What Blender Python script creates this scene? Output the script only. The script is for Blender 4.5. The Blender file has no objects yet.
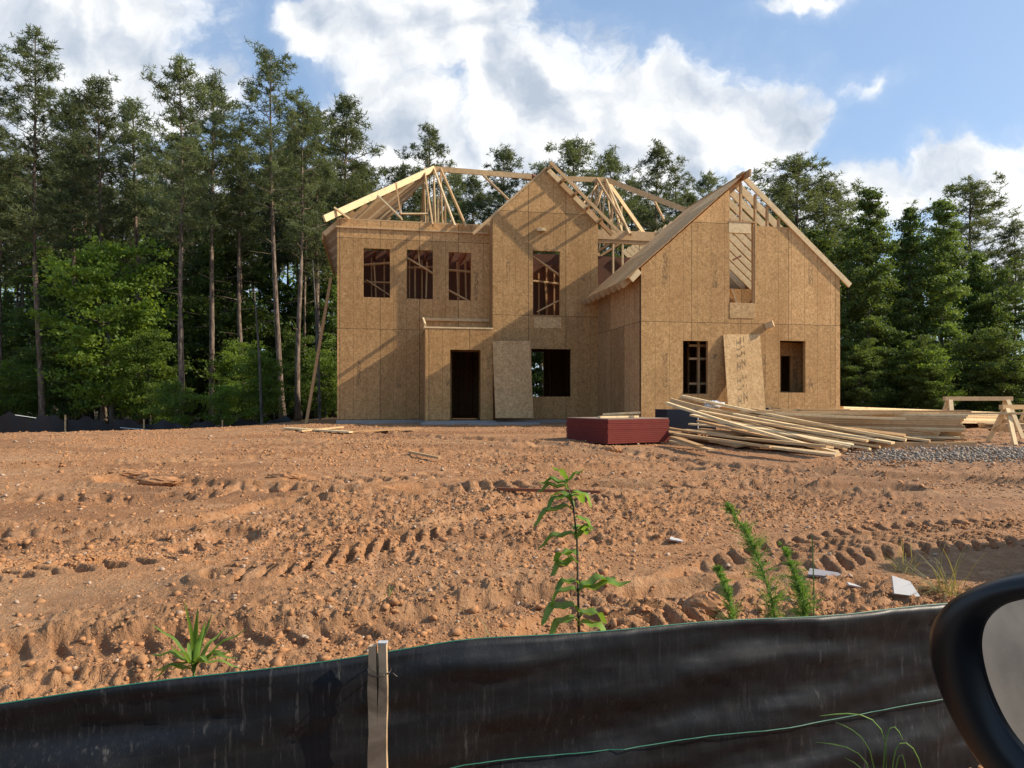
import bpy, math, random
import numpy as np
from mathutils import Vector, Matrix, geometry
R = math.radians
S = bpy.context.scene
COL = S.collection
F = 710.0; CX = 512.0; HY = 400.0          # lens in pixels, horizon row

# ------------------------------------------------------------------ camera, sky, sun, exposure
cam_d = bpy.data.cameras.new('camera'); cam = bpy.data.objects.new('camera', cam_d); COL.objects.link(cam)
cam.location = (0, 0, 0); cam.rotation_euler = (R(90), 0, 0)
cam_d.sensor_width = 36; cam_d.lens = 36*F/1024; cam_d.shift_y = (HY-384)/1024
cam_d.clip_start = 0.05; cam_d.clip_end = 3000
S.camera = cam
S.render.resolution_x = 1024; S.render.resolution_y = 768
S.view_settings.view_transform = 'Standard'; S.view_settings.look = 'None'
S.view_settings.gamma = 1; S.view_settings.use_curve_mapping = False
S.view_settings.exposure = 0.35
SUN_EL = 33.0
sd = bpy.data.lights.new('sun', 'SUN'); sd.energy = 5.0; sd.angle = R(0.5); sd.color = (1.0, 0.87, 0.69)
sun = bpy.data.objects.new('sun', sd); COL.objects.link(sun)
SUN_V = Vector((math.cos(R(SUN_EL))*math.cos(R(-.5)), math.cos(R(SUN_EL))*math.sin(R(-.5)), math.sin(R(SUN_EL))))
sun.rotation_euler = SUN_V.to_track_quat('Z', 'Y').to_euler()
W = bpy.data.worlds.new('World'); S.world = W; W.use_nodes = True
SKY_STR = 0.13

class NT:
    """small wrapper for writing node graphs"""
    def __init__(s, tree): s.t = tree; s.n = tree.nodes; s.l = tree.links
    def set(s, sock, v):
        if isinstance(v, bpy.types.NodeSocket): s.l.new(v, sock)
        elif v is not None:
            if isinstance(v, (tuple, list)) and sock.type == 'RGBA' and len(v) == 3: v = (*v, 1)
            sock.default_value = v
    def m(s, op, a, b=None, c=None, clamp=False):
        n = s.n.new('ShaderNodeMath'); n.operation = op; n.use_clamp = clamp
        for i, v in enumerate((a, b, c)):
            if v is not None: s.set(n.inputs[i], v)
        return n.outputs[0]
    def v(s, op, a, b=None):
        n = s.n.new('ShaderNodeVectorMath'); n.operation = op
        s.set(n.inputs[0], a)
        if b is not None: s.set(n.inputs[1], b)
        return n.outputs['Value' if op in ('LENGTH', 'DOT_PRODUCT', 'DISTANCE') else 'Vector']
    def mix(s, f, a, b, mode='MIX'):
        n = s.n.new('ShaderNodeMix'); n.data_type = 'RGBA'; n.blend_type = mode
        s.set(n.inputs[0], f); s.set(n.inputs[6], a); s.set(n.inputs[7], b)
        return n.outputs[2]
    def noise(s, vec, scale, det=4, rough=.55, dist=0.0, col=False):
        n = s.n.new('ShaderNodeTexNoise'); s.set(n.inputs['Vector'], vec)
        n.inputs['Scale'].default_value = scale; n.inputs['Detail'].default_value = det
        n.inputs['Roughness'].default_value = rough; n.inputs['Distortion'].default_value = dist
        return n.outputs['Color' if col else 'Fac']
    def vor(s, vec, scale, out='Color', feat='F1', rnd=1.0):
        n = s.n.new('ShaderNodeTexVoronoi'); n.feature = feat; s.set(n.inputs['Vector'], vec)
        n.inputs['Scale'].default_value = scale; n.inputs['Randomness'].default_value = rnd
        return n.outputs[out]
    def ramp(s, f, stops, interp='LINEAR'):
        n = s.n.new('ShaderNodeValToRGB'); n.color_ramp.interpolation = interp
        e = n.color_ramp.elements
        while len(e) < len(stops): e.new(.5)
        for k, (p, c) in enumerate(stops):
            e[k].position = p
            e[k].color = (c, c, c, 1) if isinstance(c, (int, float)) else (*c, 1)
        s.set(n.inputs[0], f); return n.outputs[0]
    def sstep(s, x, a, b):
        n = s.n.new('ShaderNodeMapRange'); n.interpolation_type = 'SMOOTHSTEP'
        s.set(n.inputs[0], x); n.inputs[1].default_value = a; n.inputs[2].default_value = b
        return n.outputs[0]
    def comb(s, x, y, z=0.0):
        n = s.n.new('ShaderNodeCombineXYZ')
        for i, v in enumerate((x, y, z)): s.set(n.inputs[i], v)
        return n.outputs[0]
    def sep(s, v):
        n = s.n.new('ShaderNodeSeparateXYZ'); s.set(n.inputs[0], v); return n.outputs
    def scale(s, v, xyz): return s.v('MULTIPLY', v, xyz)
    def obj(s): return s.n.new('ShaderNodeTexCoord').outputs['Object']
    def bump(s, h, strength=.3, dist=.02):
        n = s.n.new('ShaderNodeBump'); n.inputs['Strength'].default_value = strength
        n.inputs['Distance'].default_value = dist; s.set(n.inputs['Height'], h); return n.outputs[0]

def build_world():
    t = NT(W.node_tree); t.n.clear()
    out = t.n.new('ShaderNodeOutputWorld'); bg = t.n.new('ShaderNodeBackground')
    sky = t.n.new('ShaderNodeTexSky'); sky.sky_type = 'NISHITA'; sky.sun_disc = False
    sky.sun_elevation = R(SUN_EL); sky.sun_rotation = R(89)
    sky.air_density = 1.0; sky.dust_density = 1.2; sky.ozone_density = 1.6
    sk = t.v('SCALE', sky.outputs[0]); sk.node.inputs['Scale'].default_value = SKY_STR
    # flat blue blended in to tint the sky
    sk = t.mix(0.40, sk, (0.34, 0.52, 0.80))
    d = t.n.new('ShaderNodeTexCoord').outputs['Generated']
    x, y, z = t.sep(d)[0:3]
    yc = t.m('MAXIMUM', y, 0.08)
    u = t.m('DIVIDE', x, yc); w = t.m('DIVIDE', z, yc)
    p = t.comb(u, w, 0)
    warp = t.v('SUBTRACT', t.noise(p, 5.0, 5, .6, col=True), (.5, .5, .5))
    wn = t.n.new('ShaderNodeVectorMath'); wn.operation = 'MULTIPLY_ADD'
    t.set(wn.inputs[0], warp); wn.inputs[1].default_value = (.16, .16, 0); t.set(wn.inputs[2], p)
    q = wn.outputs[0]
    def P(px, py): return ((px-CX)/F, (HY-py)/F, 0)
    lumps = [(60, 20, 175, 90), (120, 90, 130, 60), (20, 150, 160, 150), (130, 230, 160, 90),   # left bank
             (430, 20, 130, 75), (540, 110, 120, 95), (400, 130, 90, 70), (620, 150, 150, 85), (700, 110, 95, 75),
             (770, 120, 60, 55), (560, 220, 300, 75), (380, 210, 120, 60), (330, 20, 60, 40),
             (960, 185, 95, 42), (870, 200, 75, 40), (1040, 180, 60, 45), (760, 210, 90, 55),
             (872, 90, 26, 11), (818, 2, 46, 11), (1120, 250, 200, 80), (-150, 120, 200, 160)]
    best = None
    for (a, b, ra, rb) in lumps:
        dv = t.v('MULTIPLY', t.v('SUBTRACT', q, P(a, b)), (F/ra, F/rb, 0))
        f = t.m('SUBTRACT', 1.0, t.v('LENGTH', dv))
        if rb < 12: f = t.m('SUBTRACT', t.m('MULTIPLY', f, .30), .05)
        best = f if best is None else t.m('MAXIMUM', best, f)
    n1 = t.noise(q, 8.0, 12, .60)
    dens = t.m('ADD', best, t.m('MULTIPLY', t.m('SUBTRACT', n1, .5), 1.5))
    mask = t.m('ADD', t.m('MULTIPLY', t.sstep(dens, -.05, .30), .72), t.m('MULTIPLY', t.sstep(dens, -.45, .6), .28))
    # relief: difference of billow noise along the direction of the sun
    def billow(off):
        pv = t.v('ADD', q, off)
        v1 = t.vor(pv, 7.0, 'Distance'); v2 = t.vor(pv, 16.0, 'Distance')
        return t.m('ADD', t.m('ADD', t.m('MULTIPLY', v1, .6), t.m('MULTIPLY', v2, .3)), t.m('MULTIPLY', t.noise(pv, 12.0, 6, .6), -.6))
    rel = t.m('SUBTRACT', billow((.028, .03, 0)), billow((0, 0, 0)))
    thick = t.sstep(dens, .15, 1.1)
    lit = t.m('ADD', t.m('MULTIPLY', rel, 1.9), t.m('SUBTRACT', .80, t.m('MULTIPLY', thick, .26)))
    low = t.noise(p, 2.6, 3, .5)
    lit = t.m('SUBTRACT', lit, t.m('MULTIPLY', t.m('SUBTRACT', low, .45), .5))
    left = t.sstep(u, -.25, -.62)
    lit = t.m('SUBTRACT', lit, t.m('MULTIPLY', left, .10))
    ccol = t.ramp(lit, [(0.1, (.42, .48, .56)), (.40, (.57, .61, .67)), (.64, (.72, .74, .76)), (.92, (.92, .915, .90))])
    front = t.sstep(y, .05, .2)
    mask = t.m('MULTIPLY', t.m('MULTIPLY', mask, .93), front)
    res = t.mix(mask, sk, ccol)
    t.set(bg.inputs[0], res); bg.inputs[1].default_value = 1.0
    t.l.new(bg.outputs[0], out.inputs[0])
build_world()

# ------------------------------------------------------------------ helpers
def tag(o, label=None, cat=None, group=None, kind=None):
    if label: o['label'] = label
    if cat: o['category'] = cat
    if group: o['group'] = group
    if kind: o['kind'] = kind
    return o
def empty(name, loc=(0, 0, 0), rz=0, parent=None):
    o = bpy.data.objects.new(name, None); COL.objects.link(o); o.location = loc; o.rotation_euler = (0, 0, rz)
    o.empty_display_size = .2; o.parent = parent; return o
def copy_tree(o, parent=None):
    c = o.copy(); COL.objects.link(c); c.parent = parent
    for ch in list(o.children): copy_tree(ch, c)
    return c
class MB:
    def __init__(s): s.v = []; s.f = []; s.cur = None
    def add(s, vs, fs):
        b = len(s.v); s.v += [tuple(v) for v in vs]; s.f += [tuple(i+b for i in f) for f in fs]; return s
    def box(s, a, b):
        (x0, y0, z0), (x1, y1, z1) = a, b
        x0, x1 = sorted((x0, x1)); y0, y1 = sorted((y0, y1)); z0, z1 = sorted((z0, z1))
        return s.add([(x0, y0, z0), (x1, y0, z0), (x1, y1, z0), (x0, y1, z0), (x0, y0, z1), (x1, y0, z1), (x1, y1, z1), (x0, y1, z1)],
              [(0, 3, 2, 1), (4, 5, 6, 7), (0, 1, 5, 4), (1, 2, 6, 5), (2, 3, 7, 6), (3, 0, 4, 7)])
    def beam(s, p, q, w, h, up=(0, 0, 1), bow=0.0, seg=1, twist=0.0):
        """bar from p to q, w wide (sideways), h deep (along up)"""
        p = Vector(p); q = Vector(q); d = (q-p).normalized(); up = Vector(up)
        side = d.cross(up)
        if side.length < 1e-3: side = d.cross(Vector((0, 1, 0)))
        side.normalize(); u2 = side.cross(d).normalized()
        vs = []; fs = []
        for k in range(seg+1):
            t = k/seg; c = p.lerp(q, t) + u2*(bow*4*t*(1-t)*-1)
            a = twist*t; sd_ = side*math.cos(a)+u2*math.sin(a); uu = u2*math.cos(a)-side*math.sin(a)
            for sx, sy in ((-1, -1), (1, -1), (1, 1), (-1, 1)): vs.append(c + sd_*(sx*w/2) + uu*(sy*h/2))
        for k in range(seg):
            b = 4*k
            for j in range(4): fs.append((b+j, b+(j+1) % 4, b+4+(j+1) % 4, b+4+j))
        fs.append((0, 3, 2, 1)); e = 4*seg; fs.append((e, e+1, e+2, e+3))
        return s.add(vs, fs)
    def tube(s, pts, rads, n=6, cap=True):
        pts = [Vector(p) for p in pts]; vs = []; fs = []
        if not isinstance(rads, (list, tuple)): rads = [rads]*len(pts)
        for i, p in enumerate(pts):
            d = (pts[min(i+1, len(pts)-1)]-pts[max(i-1, 0)]).normalized()
            a = d.cross(Vector((0, 0, 1)));
            if a.length < 1e-2: a = d.cross(Vector((0, 1, 0)))
            a.normalize(); b = a.cross(d)
            for k in range(n):
                t = 2*math.pi*k/n; vs.append(p + (a*math.cos(t)+b*math.sin(t))*rads[i])
        for i in range(len(pts)-1):
            for k in range(n): fs.append((i*n+k, i*n+(k+1) % n, (i+1)*n+(k+1) % n, (i+1)*n+k))
        if cap: fs.append(tuple(range(n-1, -1, -1))); fs.append(tuple((len(pts)-1)*n+k for k in range(n)))
        return s.add(vs, fs)
    def plate(s, outline, holes, M, T):
        """flat plate in (a,b) with holes; M maps (a,b,c) to 3D, thickness T along +c"""
        loops = [outline]+list(holes); flat = [p for l in loops for p in l]; n = len(flat)
        tris = geometry.tessellate_polygon([[Vector((a, b, 0)) for a, b in l] for l in loops])
        vs = [M(a, b, 0) for a, b in flat]+[M(a, b, T) for a, b in flat]; fs = []
        for t in tris: fs.append(tuple(t)); fs.append(tuple(i+n for i in reversed(t)))
        b = 0
        for l in loops:
            m = len(l)
            for k in range(m): i = b+k; j = b+(k+1) % m; fs.append((i, j, j+n, i+n))
            b += m
        return s.add(vs, fs)
    def build(s, name, mat, parent=None, smooth=False, fixn=False):
        me = bpy.data.meshes.new(name); me.from_pydata(s.v, [], s.f)
        if fixn:
            import bmesh
            bm = bmesh.new(); bm.from_mesh(me); bmesh.ops.recalc_face_normals(bm, faces=bm.faces); bm.to_mesh(me); bm.free()
        if mat: me.materials.append(mat)
        if smooth: me.polygons.foreach_set('use_smooth', [True]*len(me.polygons))
        o = bpy.data.objects.new(name, me); COL.objects.link(o); o.parent = parent; return o
def np_mesh(name, V, Fc, mat, parent=None, smooth=False):
    me = bpy.data.meshes.new(name); V = np.asarray(V, dtype=np.float32); Fc = np.asarray(Fc, dtype=np.int32)
    k = Fc.shape[1]; me.vertices.add(len(V)); me.vertices.foreach_set('co', V.ravel())
    me.loops.add(Fc.size); me.loops.foreach_set('vertex_index', Fc.ravel())
    me.polygons.add(len(Fc)); me.polygons.foreach_set('loop_start', np.arange(0, Fc.size, k, dtype=np.int32))
    me.update(calc_edges=True)
    if smooth: me.polygons.foreach_set('use_smooth', np.ones(len(Fc), bool))
    if mat: me.materials.append(mat)
    o = bpy.data.objects.new(name, me); COL.objects.link(o); o.parent = parent; return o

def new_mat(name):
    m = bpy.data.materials.new(name); m.use_nodes = True; t = NT(m.node_tree)
    return m, t, t.n['Principled BSDF']
def simple(name, col, rough=.6, spec=.3, var=.12, scale=8.0, metal=0.0, bump=0.0):
    m, t, b = new_mat(name); o = t.obj(); n = t.noise(o, scale, 5)
    f = t.m('ADD', 1-var, t.m('MULTIPLY', n, 2*var))
    vv = t.v('SCALE', col); t.set(vv.node.inputs['Scale'], f); t.set(b.inputs['Base Color'], vv)
    b.inputs['Roughness'].default_value = rough; b.inputs['Specular IOR Level'].default_value = spec
    b.inputs['Metallic'].default_value = metal
    if bump: t.set(b.inputs['Normal'], t.bump(n, bump, .01))
    return m
def osb(name, axis='x', rowh=2.44, x0=0.0, z0=0.0, base=(.37, .225, .108), lines=True, bw=1.22):
    """oriented strand board: wood strands, sheet joints, nailing lines, stamped marks"""
    m, t, b = new_mat(name); o = t.obj(); x, y, z = t.sep(o)[0:3]
    a = x if axis == 'x' else y
    p = t.comb(t.m('SUBTRACT', a, x0), t.m('SUBTRACT', z, z0), 0)
    def brick(wid, hgt, mort, c2):
        n = t.n.new('ShaderNodeTexBrick'); n.offset = 0; n.squash = 1
        t.set(n.inputs['Vector'], p); n.inputs['Scale'].default_value = 1
        n.inputs['Brick Width'].default_value = wid; n.inputs['Row Height'].default_value = hgt
        n.inputs['Mortar Size'].default_value = mort; n.inputs['Mortar Smooth'].default_value = .3; n.inputs['Bias'].default_value = 0
        n.inputs['Color1'].default_value = (.78, .775, .77, 1) if c2 > 1 else (1, 1, 1, 1); n.inputs['Color2'].default_value = (c2*.99, c2*1.0, c2*1.03, 1)
        n.inputs['Mortar'].default_value = (1, 1, 1, 1); return n
    bk = brick(bw, rowh, .009, 1.24)
    v1 = t.vor(t.scale(o, (19, 19, 12)), 1.0); v2 = t.vor(t.scale(o, (42, 42, 26)), 1.0); v3 = t.vor(t.scale(o, (15, 15, 36)), 1.0)
    r1 = t.sep(v1)[0]; r2 = t.sep(v2)[1]; r3 = t.sep(v3)[2]
    st = t.m('ADD', t.m('ADD', t.m('MULTIPLY', r1, .32), t.m('MULTIPLY', r2, .38)), t.m('MULTIPLY', r3, .3))
    dark = tuple(c*.72 for c in base); lt = (base[0]*1.28, base[1]*1.32, base[2]*1.42)
    c = t.ramp(st, [(.2, dark), (.5, base), (.85, lt)])
    big = t.noise(o, .8, 4)
    c = t.mix(t.m('MULTIPLY', t.sstep(t.noise(t.scale(o, (1.1, 1.1, .35)), 1.0, 5, .65), .48, .66), .32), c, (base[0]*.62, base[1]*.55, base[2]*.5)); c = t.mix(t.m('MULTIPLY', t.sstep(big, .45, .75), .35), c, (base[0]*.78, base[1]*.70, base[2]*.62))
    c = t.mix(1.0, c, bk.outputs['Color'], 'MULTIPLY')
    if lines:
        b2 = brick(.406, 50.0, .009, 1.0)
        c = t.mix(t.m('MULTIPLY', b2.outputs['Fac'], .55), c, tuple(k*.35 for k in base))
        # stamped ink marks in the middle of the sheets
        fx = t.m('FRACT', t.m('DIVIDE', t.m('ADD', t.m('SUBTRACT', a, x0), 50*bw), bw)); fz = t.m('FRACT', t.m('DIVIDE', t.m('ADD', t.m('SUBTRACT', z, z0), rowh*10), rowh))
        mk = t.m('MULTIPLY', t.m('LESS_THAN', t.m('ABSOLUTE', t.m('SUBTRACT', fx, .47)), .05), t.m('LESS_THAN', t.m('ABSOLUTE', t.m('SUBTRACT', fz, .52)), .17))
        mk = t.m('MULTIPLY', mk, t.sstep(t.noise(t.scale(o, (26, 26, 9)), 1.0, 2), .44, .52))
        mk = t.m('MULTIPLY', mk, t.sstep(t.noise(t.scale(o, (.9, .9, .8)), 1.0, 1), .46, .56))
        c = t.mix(t.m('MULTIPLY', mk, .5), c, (.06, .05, .04))
    c = t.mix(t.m('MULTIPLY', bk.outputs['Fac'], .8), c, (.05, .03, .018))
    t.set(b.inputs['Base Color'], c); b.inputs['Roughness'].default_value = .78; b.inputs['Specular IOR Level'].default_value = .2
    t.set(b.inputs['Normal'], t.bump(st, .35, .006)); return m
def lumber(name, col, dark=.75, var=1.0):
    m, t, b = new_mat(name); o = t.obj()
    g = t.noise(t.scale(o, (9, 9, 9)), 1.0, 5, .6, .6); k = t.noise(o, 3.0, 3)
    oi = t.n.new('ShaderNodeObjectInfo').outputs['Random']
    c = t.ramp(g, [(.3, tuple(a*dark for a in col)), (.55, col), (.8, tuple(min(1, a*1.15) for a in col))])
    c = t.mix(t.m('MULTIPLY', t.m('MULTIPLY', oi, var), .5), c, (col[0]*.72, col[1]*.62, col[2]*.48))
    c = t.mix(t.m('MULTIPLY', t.sstep(k, .62, .75), .4), c, (col[0]*.6, col[1]*.45, col[2]*.3))
    t.set(b.inputs['Base Color'], c); b.inputs['Roughness'].default_value = .65; b.inputs['Specular IOR Level'].default_value = .25
    t.set(b.inputs['Normal'], t.bump(g, .2, .004)); return m
M = {}
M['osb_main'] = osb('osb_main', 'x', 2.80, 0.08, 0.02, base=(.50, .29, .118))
M['osb_gable'] = osb('osb_gable', 'x', 3.26, 4.74-.08, 0.02, base=(.53, .31, .125))
M['osb_porch'] = osb('osb_porch', 'x', 2.9, 2.72, 0.02, base=(.53, .30, .115))
M['osb_wing'] = osb('osb_wing', 'x', 2.74, 8.16, 0.0, base=(.60, .355, .145), bw=1.46)
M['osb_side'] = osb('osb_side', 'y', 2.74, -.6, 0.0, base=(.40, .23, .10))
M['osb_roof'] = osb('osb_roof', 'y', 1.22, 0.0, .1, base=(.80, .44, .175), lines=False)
M['osb_new'] = osb('osb_new', 'x', 9.0, -9.3, -3.3, base=(.66, .43, .20), lines=False, bw=20)
M['osb_old'] = osb('osb_old', 'x', 9.0, -9.3, -3.3, base=(.62, .39, .18), lines=False, bw=20)
M['room_dark'] = lumber('room_dark', (.15, .068, .038))  # dark tone stands in for the shade inside the rooms
M['lumber'] = lumber('lumber', (.64, .44, .23))
M['lumber_pale'] = lumber('lumber_pale', (.78, .60, .34), var=.5)
M['lumber_brown'] = lumber('lumber_brown', (.50, .31, .15))
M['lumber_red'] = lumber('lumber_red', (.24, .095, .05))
M['concrete'] = simple('concrete', (.30, .28, .26), .85, .2, .2, 5)
M['stack_red'] = simple('stack_red', (.16, .027, .02), .75, .2, .25, 6)
M['stack_top'] = simple('stack_top', (.30, .21, .16), .8, .2, .2, 3)
M['navy'] = simple('navy', (.006, .012, .026), .45, .4, .25, 6)
M['white_strap'] = simple('white_strap', (.75, .76, .75), .5, .4, .05)
M['white_plastic'] = simple('white_plastic', (.72, .73, .74), .35, .5, .12, 12)
M['board_white'] = simple('board_white', (.46, .46, .45), .7, .3, .15, 14)
M['sheet_grey'] = simple('sheet_grey', (.26, .25, .26), .7, .3, .25, 30)
M['wire'] = simple('wire', (.03, .02, .018), .5, .4, .1)

# ------------------------------------------------------------------ ground shape
def vnoise(x, y, seed=0):
    xi = np.floor(x).astype(np.int64); yi = np.floor(y).astype(np.int64); fx = x-xi; fy = y-yi
    def h(a, b):
        n = (a*374761393 + b*668265263 + seed*974634777) & 0xffffffff
        n = ((n ^ (n >> 13))*1274126177) & 0xffffffff
        return ((n ^ (n >> 16)) & 0xffff)/65535.0
    u = fx*fx*(3-2*fx); v = fy*fy*(3-2*fy)
    return (h(xi, yi)*(1-u)+h(xi+1, yi)*u)*(1-v)+(h(xi, yi+1)*(1-u)+h(xi+1, yi+1)*u)*v
def fbm(x, y, octv, seed=0, gain=.5):
    s = 0; a = 1; t = 0
    for k in range(octv): s = s+a*(vnoise(x*2**k+13.7*k, y*2**k-7.1*k, seed+k)-.5)*2; t += a; a *= gain
    return s/t
def sst(x, a, b):
    t = np.clip((x-a)/(b-a), 0, 1); return t*t*(3-2*t)
def gbase(x, y):
    x = np.asarray(x, float); y = np.asarray(y, float)
    z = -1.35+.042*(np.clip(y, 1.9, 17.6)-3)
    z = z-.62*sst(-x, 5.5, 17)*sst(y, 15, 24)-.35*sst(x, 9, 17)*sst(y, 12, 24)
    z = z-.12*sst(y, 30, 60)
    z = z-.26*sst(2.085+.288*(x+.375)-y, -.35, .45)          # verge drops to the road at the fence
    return z
def gz(x, y): return float(gbase(x, y))
def at(px, py, h=0.0):
    """point where the line of sight through a pixel meets the ground raised by h"""
    dx = (px-CX)/F; dz = (HY-py)/F; lo, hi = 1.0, 60.0
    f = lambda t: dz*t-(gz(dx*t, t)+h)
    for _ in range(60):
        mid = (lo+hi)/2
        if f(mid) > 0: lo = mid
        else: hi = mid
    return Vector((dx*lo, lo, gz(dx*lo, lo)+h))
def pix(px, py, d): return Vector(((px-CX)/F*d, d, (HY-py)/F*d))

TRACKS = []   # polyline (world), half width, depth, lug pitch, lug height, slant
def track(pts, w=.24, dep=.035, pitch=.19, lug=.045, slant=.9):
    TRACKS.append(([at(*p) for p in pts], w, dep, pitch, lug, slant))
track([(215, 583), (330, 560), (430, 536), (520, 517), (600, 502)], .2, .03, .17, .07, .9)
track([(-60, 580), (60, 567), (180, 558), (230, 540)], .26, .04, .21, .07, -.8)
track([(-60, 532), (100, 533), (220, 520), (300, 500), (420, 486), (700, 489)], .3, .04, .24, .06, .7)
track([(120, 481), (250, 489), (400, 492), (600, 487), (900, 490)], .28, .06, .25, .03, .5)
track([(560, 640), (640, 600), (760, 560), (900, 535), (1080, 520)], .24, .03, .18, .055, -.8)
track([(620, 640), (700, 600), (850, 560), (1000, 545)], .22, .03, .18, .05, .8)
track([(-60, 497), (150, 500), (300, 482), (500, 470), (900, 466)], .3, .04, .26, .04, .6)
track([(0, 470), (200, 462), (420, 452), (560, 449)], .3, .05, .3, .03, .6)
track([(-40, 660), (150, 652), (330, 640), (520, 610), (700, 590)], .22, .05, .2, .03, .7)
track([(380, 434), (480, 441), (620, 452), (760, 470), (1024, 486)], .3, .05, .3, .03, .7)

def gfull(x, y):
    x = np.asarray(x, float); y = np.asarray(y, float)
    z = gbase(x, y)
    clear = 1-sst(y, 26, 34)
    z = z+.10*fbm(x*.22, y*.3, 3, 3)*sst(y, 2.4, 6)*(1-.75*sst(y, 15, 19))
    rough = sst(fbm(x*.55, y*.9, 3, 11), -.2, .3)
    near = sst(-y, -22, -18)
    keep = np.ones_like(z)
    for (pts, w, dep, pitch, lug, slant) in TRACKS:
        best = np.full(z.shape, 9.0); bs = np.zeros(z.shape); L = 0
        bt = np.zeros(z.shape)
        for a, b in zip(pts, pts[1:]):
            ax, ay, bx, by = a.x, a.y, b.x, b.y; l = math.hypot(bx-ax, by-ay); tx, ty = (bx-ax)/l, (by-ay)/l
            s = np.clip((x-ax)*tx+(y-ay)*ty, 0, l); d = np.hypot(x-ax-tx*s, y-ay-ty*s)
            sg = np.sign((x-ax)*ty-(y-ay)*tx)
            mk = d < best; best = np.where(mk, d, best); bs = np.where(mk, s+L, bs); bt = np.where(mk, d*sg, bt); L += l
        best = best+.05*fbm(x*2.2, y*2.2, 2, 31)
        inside = 1-sst(best, w*.85, w*1.15)
        side = sst(best, w*.8, w*1.2)*(1-sst(best, w*1.3, w*2.0))
        ph = bs/pitch+np.abs(bt)*slant/pitch+.3*fbm(x*1.5, y*1.5, 3, 37)
        sq = sst(np.abs((ph % 1)-.5)+.16*fbm(x*6, y*6, 2, 38), .16, .26)
        gate = sst(fbm(x*.8, y*.8, 2, 77), -.35, .25)
        z = z+inside*(-dep+(lug*sq*1.3)*gate)*clear+side*dep*.7*clear
        keep = keep*(1-.93*inside)
    cl1 = np.abs(fbm(x*6, y*6, 4, 21, .6)); clod = np.maximum(0, .34-cl1)*1.0+np.maximum(0, fbm(x*13, y*13, 3, 61, .6)-.1)*.8
    z = z+clear*(.070*(clod-.12)*rough*keep*(1-.35*sst(y, 7, 16))+.024*fbm(x*3, y*3, 4, 5, .6)*(.3+rough)+.022*fbm(x*17, y*17, 4, 8, .75)*(.22+1.1*rough)*(.4+.6*keep))
    ch = sst(fbm(x*8, y*8, 3, 101, .6), .12, .22)*.015+sst(fbm(x*17, y*17, 3, 102, .6), .08, .18)*.010+sst(fbm(x*34, y*34, 2, 103, .6), .08, .2)*.008
    z = z+clear*ch*(.08+rough)*keep*(1-.5*sst(y, 7, 16))
    z = z+(1-clear)*.12*fbm(x*.6, y*.6, 4, 9)
    return z
def build_ground():
    a0, a1 = R(-68), R(68)
    core = np.arange(R(-38.5), R(38.5), R(.125))
    ang = np.concatenate([np.linspace(a0, R(-38.5), 90, endpoint=False), core, np.linspace(R(38.5), a1, 90)])
    rad = [1.0]
    while rad[-1] < 40: rad.append(rad[-1]*(1+(.0052 if rad[-1] > 2 else .012)))
    while rad[-1] < 900: rad.append(rad[-1]*1.09)
    rad = np.array(rad); A, D = np.meshgrid(ang, rad)
    X = np.tan(A)*D; Y = D.copy()
    Z = gfull(X, Y); n, m = Z.shape
    V = np.stack([X.ravel(), Y.ravel(), Z.ravel()], 1)
    i = np.arange(n-1)[:, None]*m+np.arange(m-1)[None, :]; i = i.ravel()
    Fc = np.stack([i, i+1, i+m+1, i+m], 1)
    mt, t, b = new_mat('red_clay'); o = t.obj(); x, y, z = t.sep(o)[0:3]
    n1 = t.noise(o, 1.1, 6, .6); n2 = t.noise(o, 9.0, 6, .7); n3 = t.noise(o, 45, 4, .7)
    c = t.ramp(n2, [(.28, (.19, .092, .043)), (.5, (.36, .188, .092)), (.72, (.51, .31, .175))])
    c = t.mix(t.m('MULTIPLY', t.sstep(n1, .42, .68), .5), c, (.43, .203, .085))
    c = t.mix(t.m('MULTIPLY', t.sstep(n3, .55, .75), .35), c, (.54, .37, .22))
    c = t.mix(t.m('MULTIPLY', t.sstep(t.noise(t.scale(o, (.35, .8, 1)), 1.0, 4), .50, .64), .6), c, (.22, .11, .055))
    # compacted wheel paths carry paler dust; right hand side greyer with crushed stone
    c = t.mix(t.m('MULTIPLY', t.sstep(t.noise(t.scale(o, (.18, .75, 1)), 1.0, 3), .5, .66), .35), c, (.44, .275, .15))
    gx = t.sstep(t.m('ADD', x, t.m('MULTIPLY', t.m('SUBTRACT', n1, .5), 3.0)), .8, 6.0)
    c = t.mix(t.m('MULTIPLY', gx, .32), c, (.32, .20, .125))
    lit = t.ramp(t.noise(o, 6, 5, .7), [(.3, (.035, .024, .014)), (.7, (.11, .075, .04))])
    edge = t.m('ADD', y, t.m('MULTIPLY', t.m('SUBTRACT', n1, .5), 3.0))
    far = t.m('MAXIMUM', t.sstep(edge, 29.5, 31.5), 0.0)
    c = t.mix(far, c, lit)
    # concrete dust toward the road verge
    t.set(b.inputs['Base Color'], c); b.inputs['Roughness'].default_value = .95; b.inputs['Specular IOR Level'].default_value = .12
    hh = t.m('ADD', t.m('MULTIPLY', n2, .6), t.m('MULTIPLY', n3, .4)); t.set(b.inputs['Normal'], t.bump(hh, 1.0, .05))
    g = np_mesh('ground', V, Fc, mt, smooth=True); tag(g, kind='structure')
    # flat sheet behind the viewer so that the site does not end at the road
    mb = MB(); mb.add([(-300, -300, -1.75), (300, -300, -1.75), (300, 1.2, -1.75), (-300, 1.2, -1.75)], [(0, 1, 2, 3)])
    tag(mb.build('ground', simple('verge_soil', (.22, .15, .09), .95, .1, .3, 2)), kind='structure')
    return mt
M['clay'] = build_ground()
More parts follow.
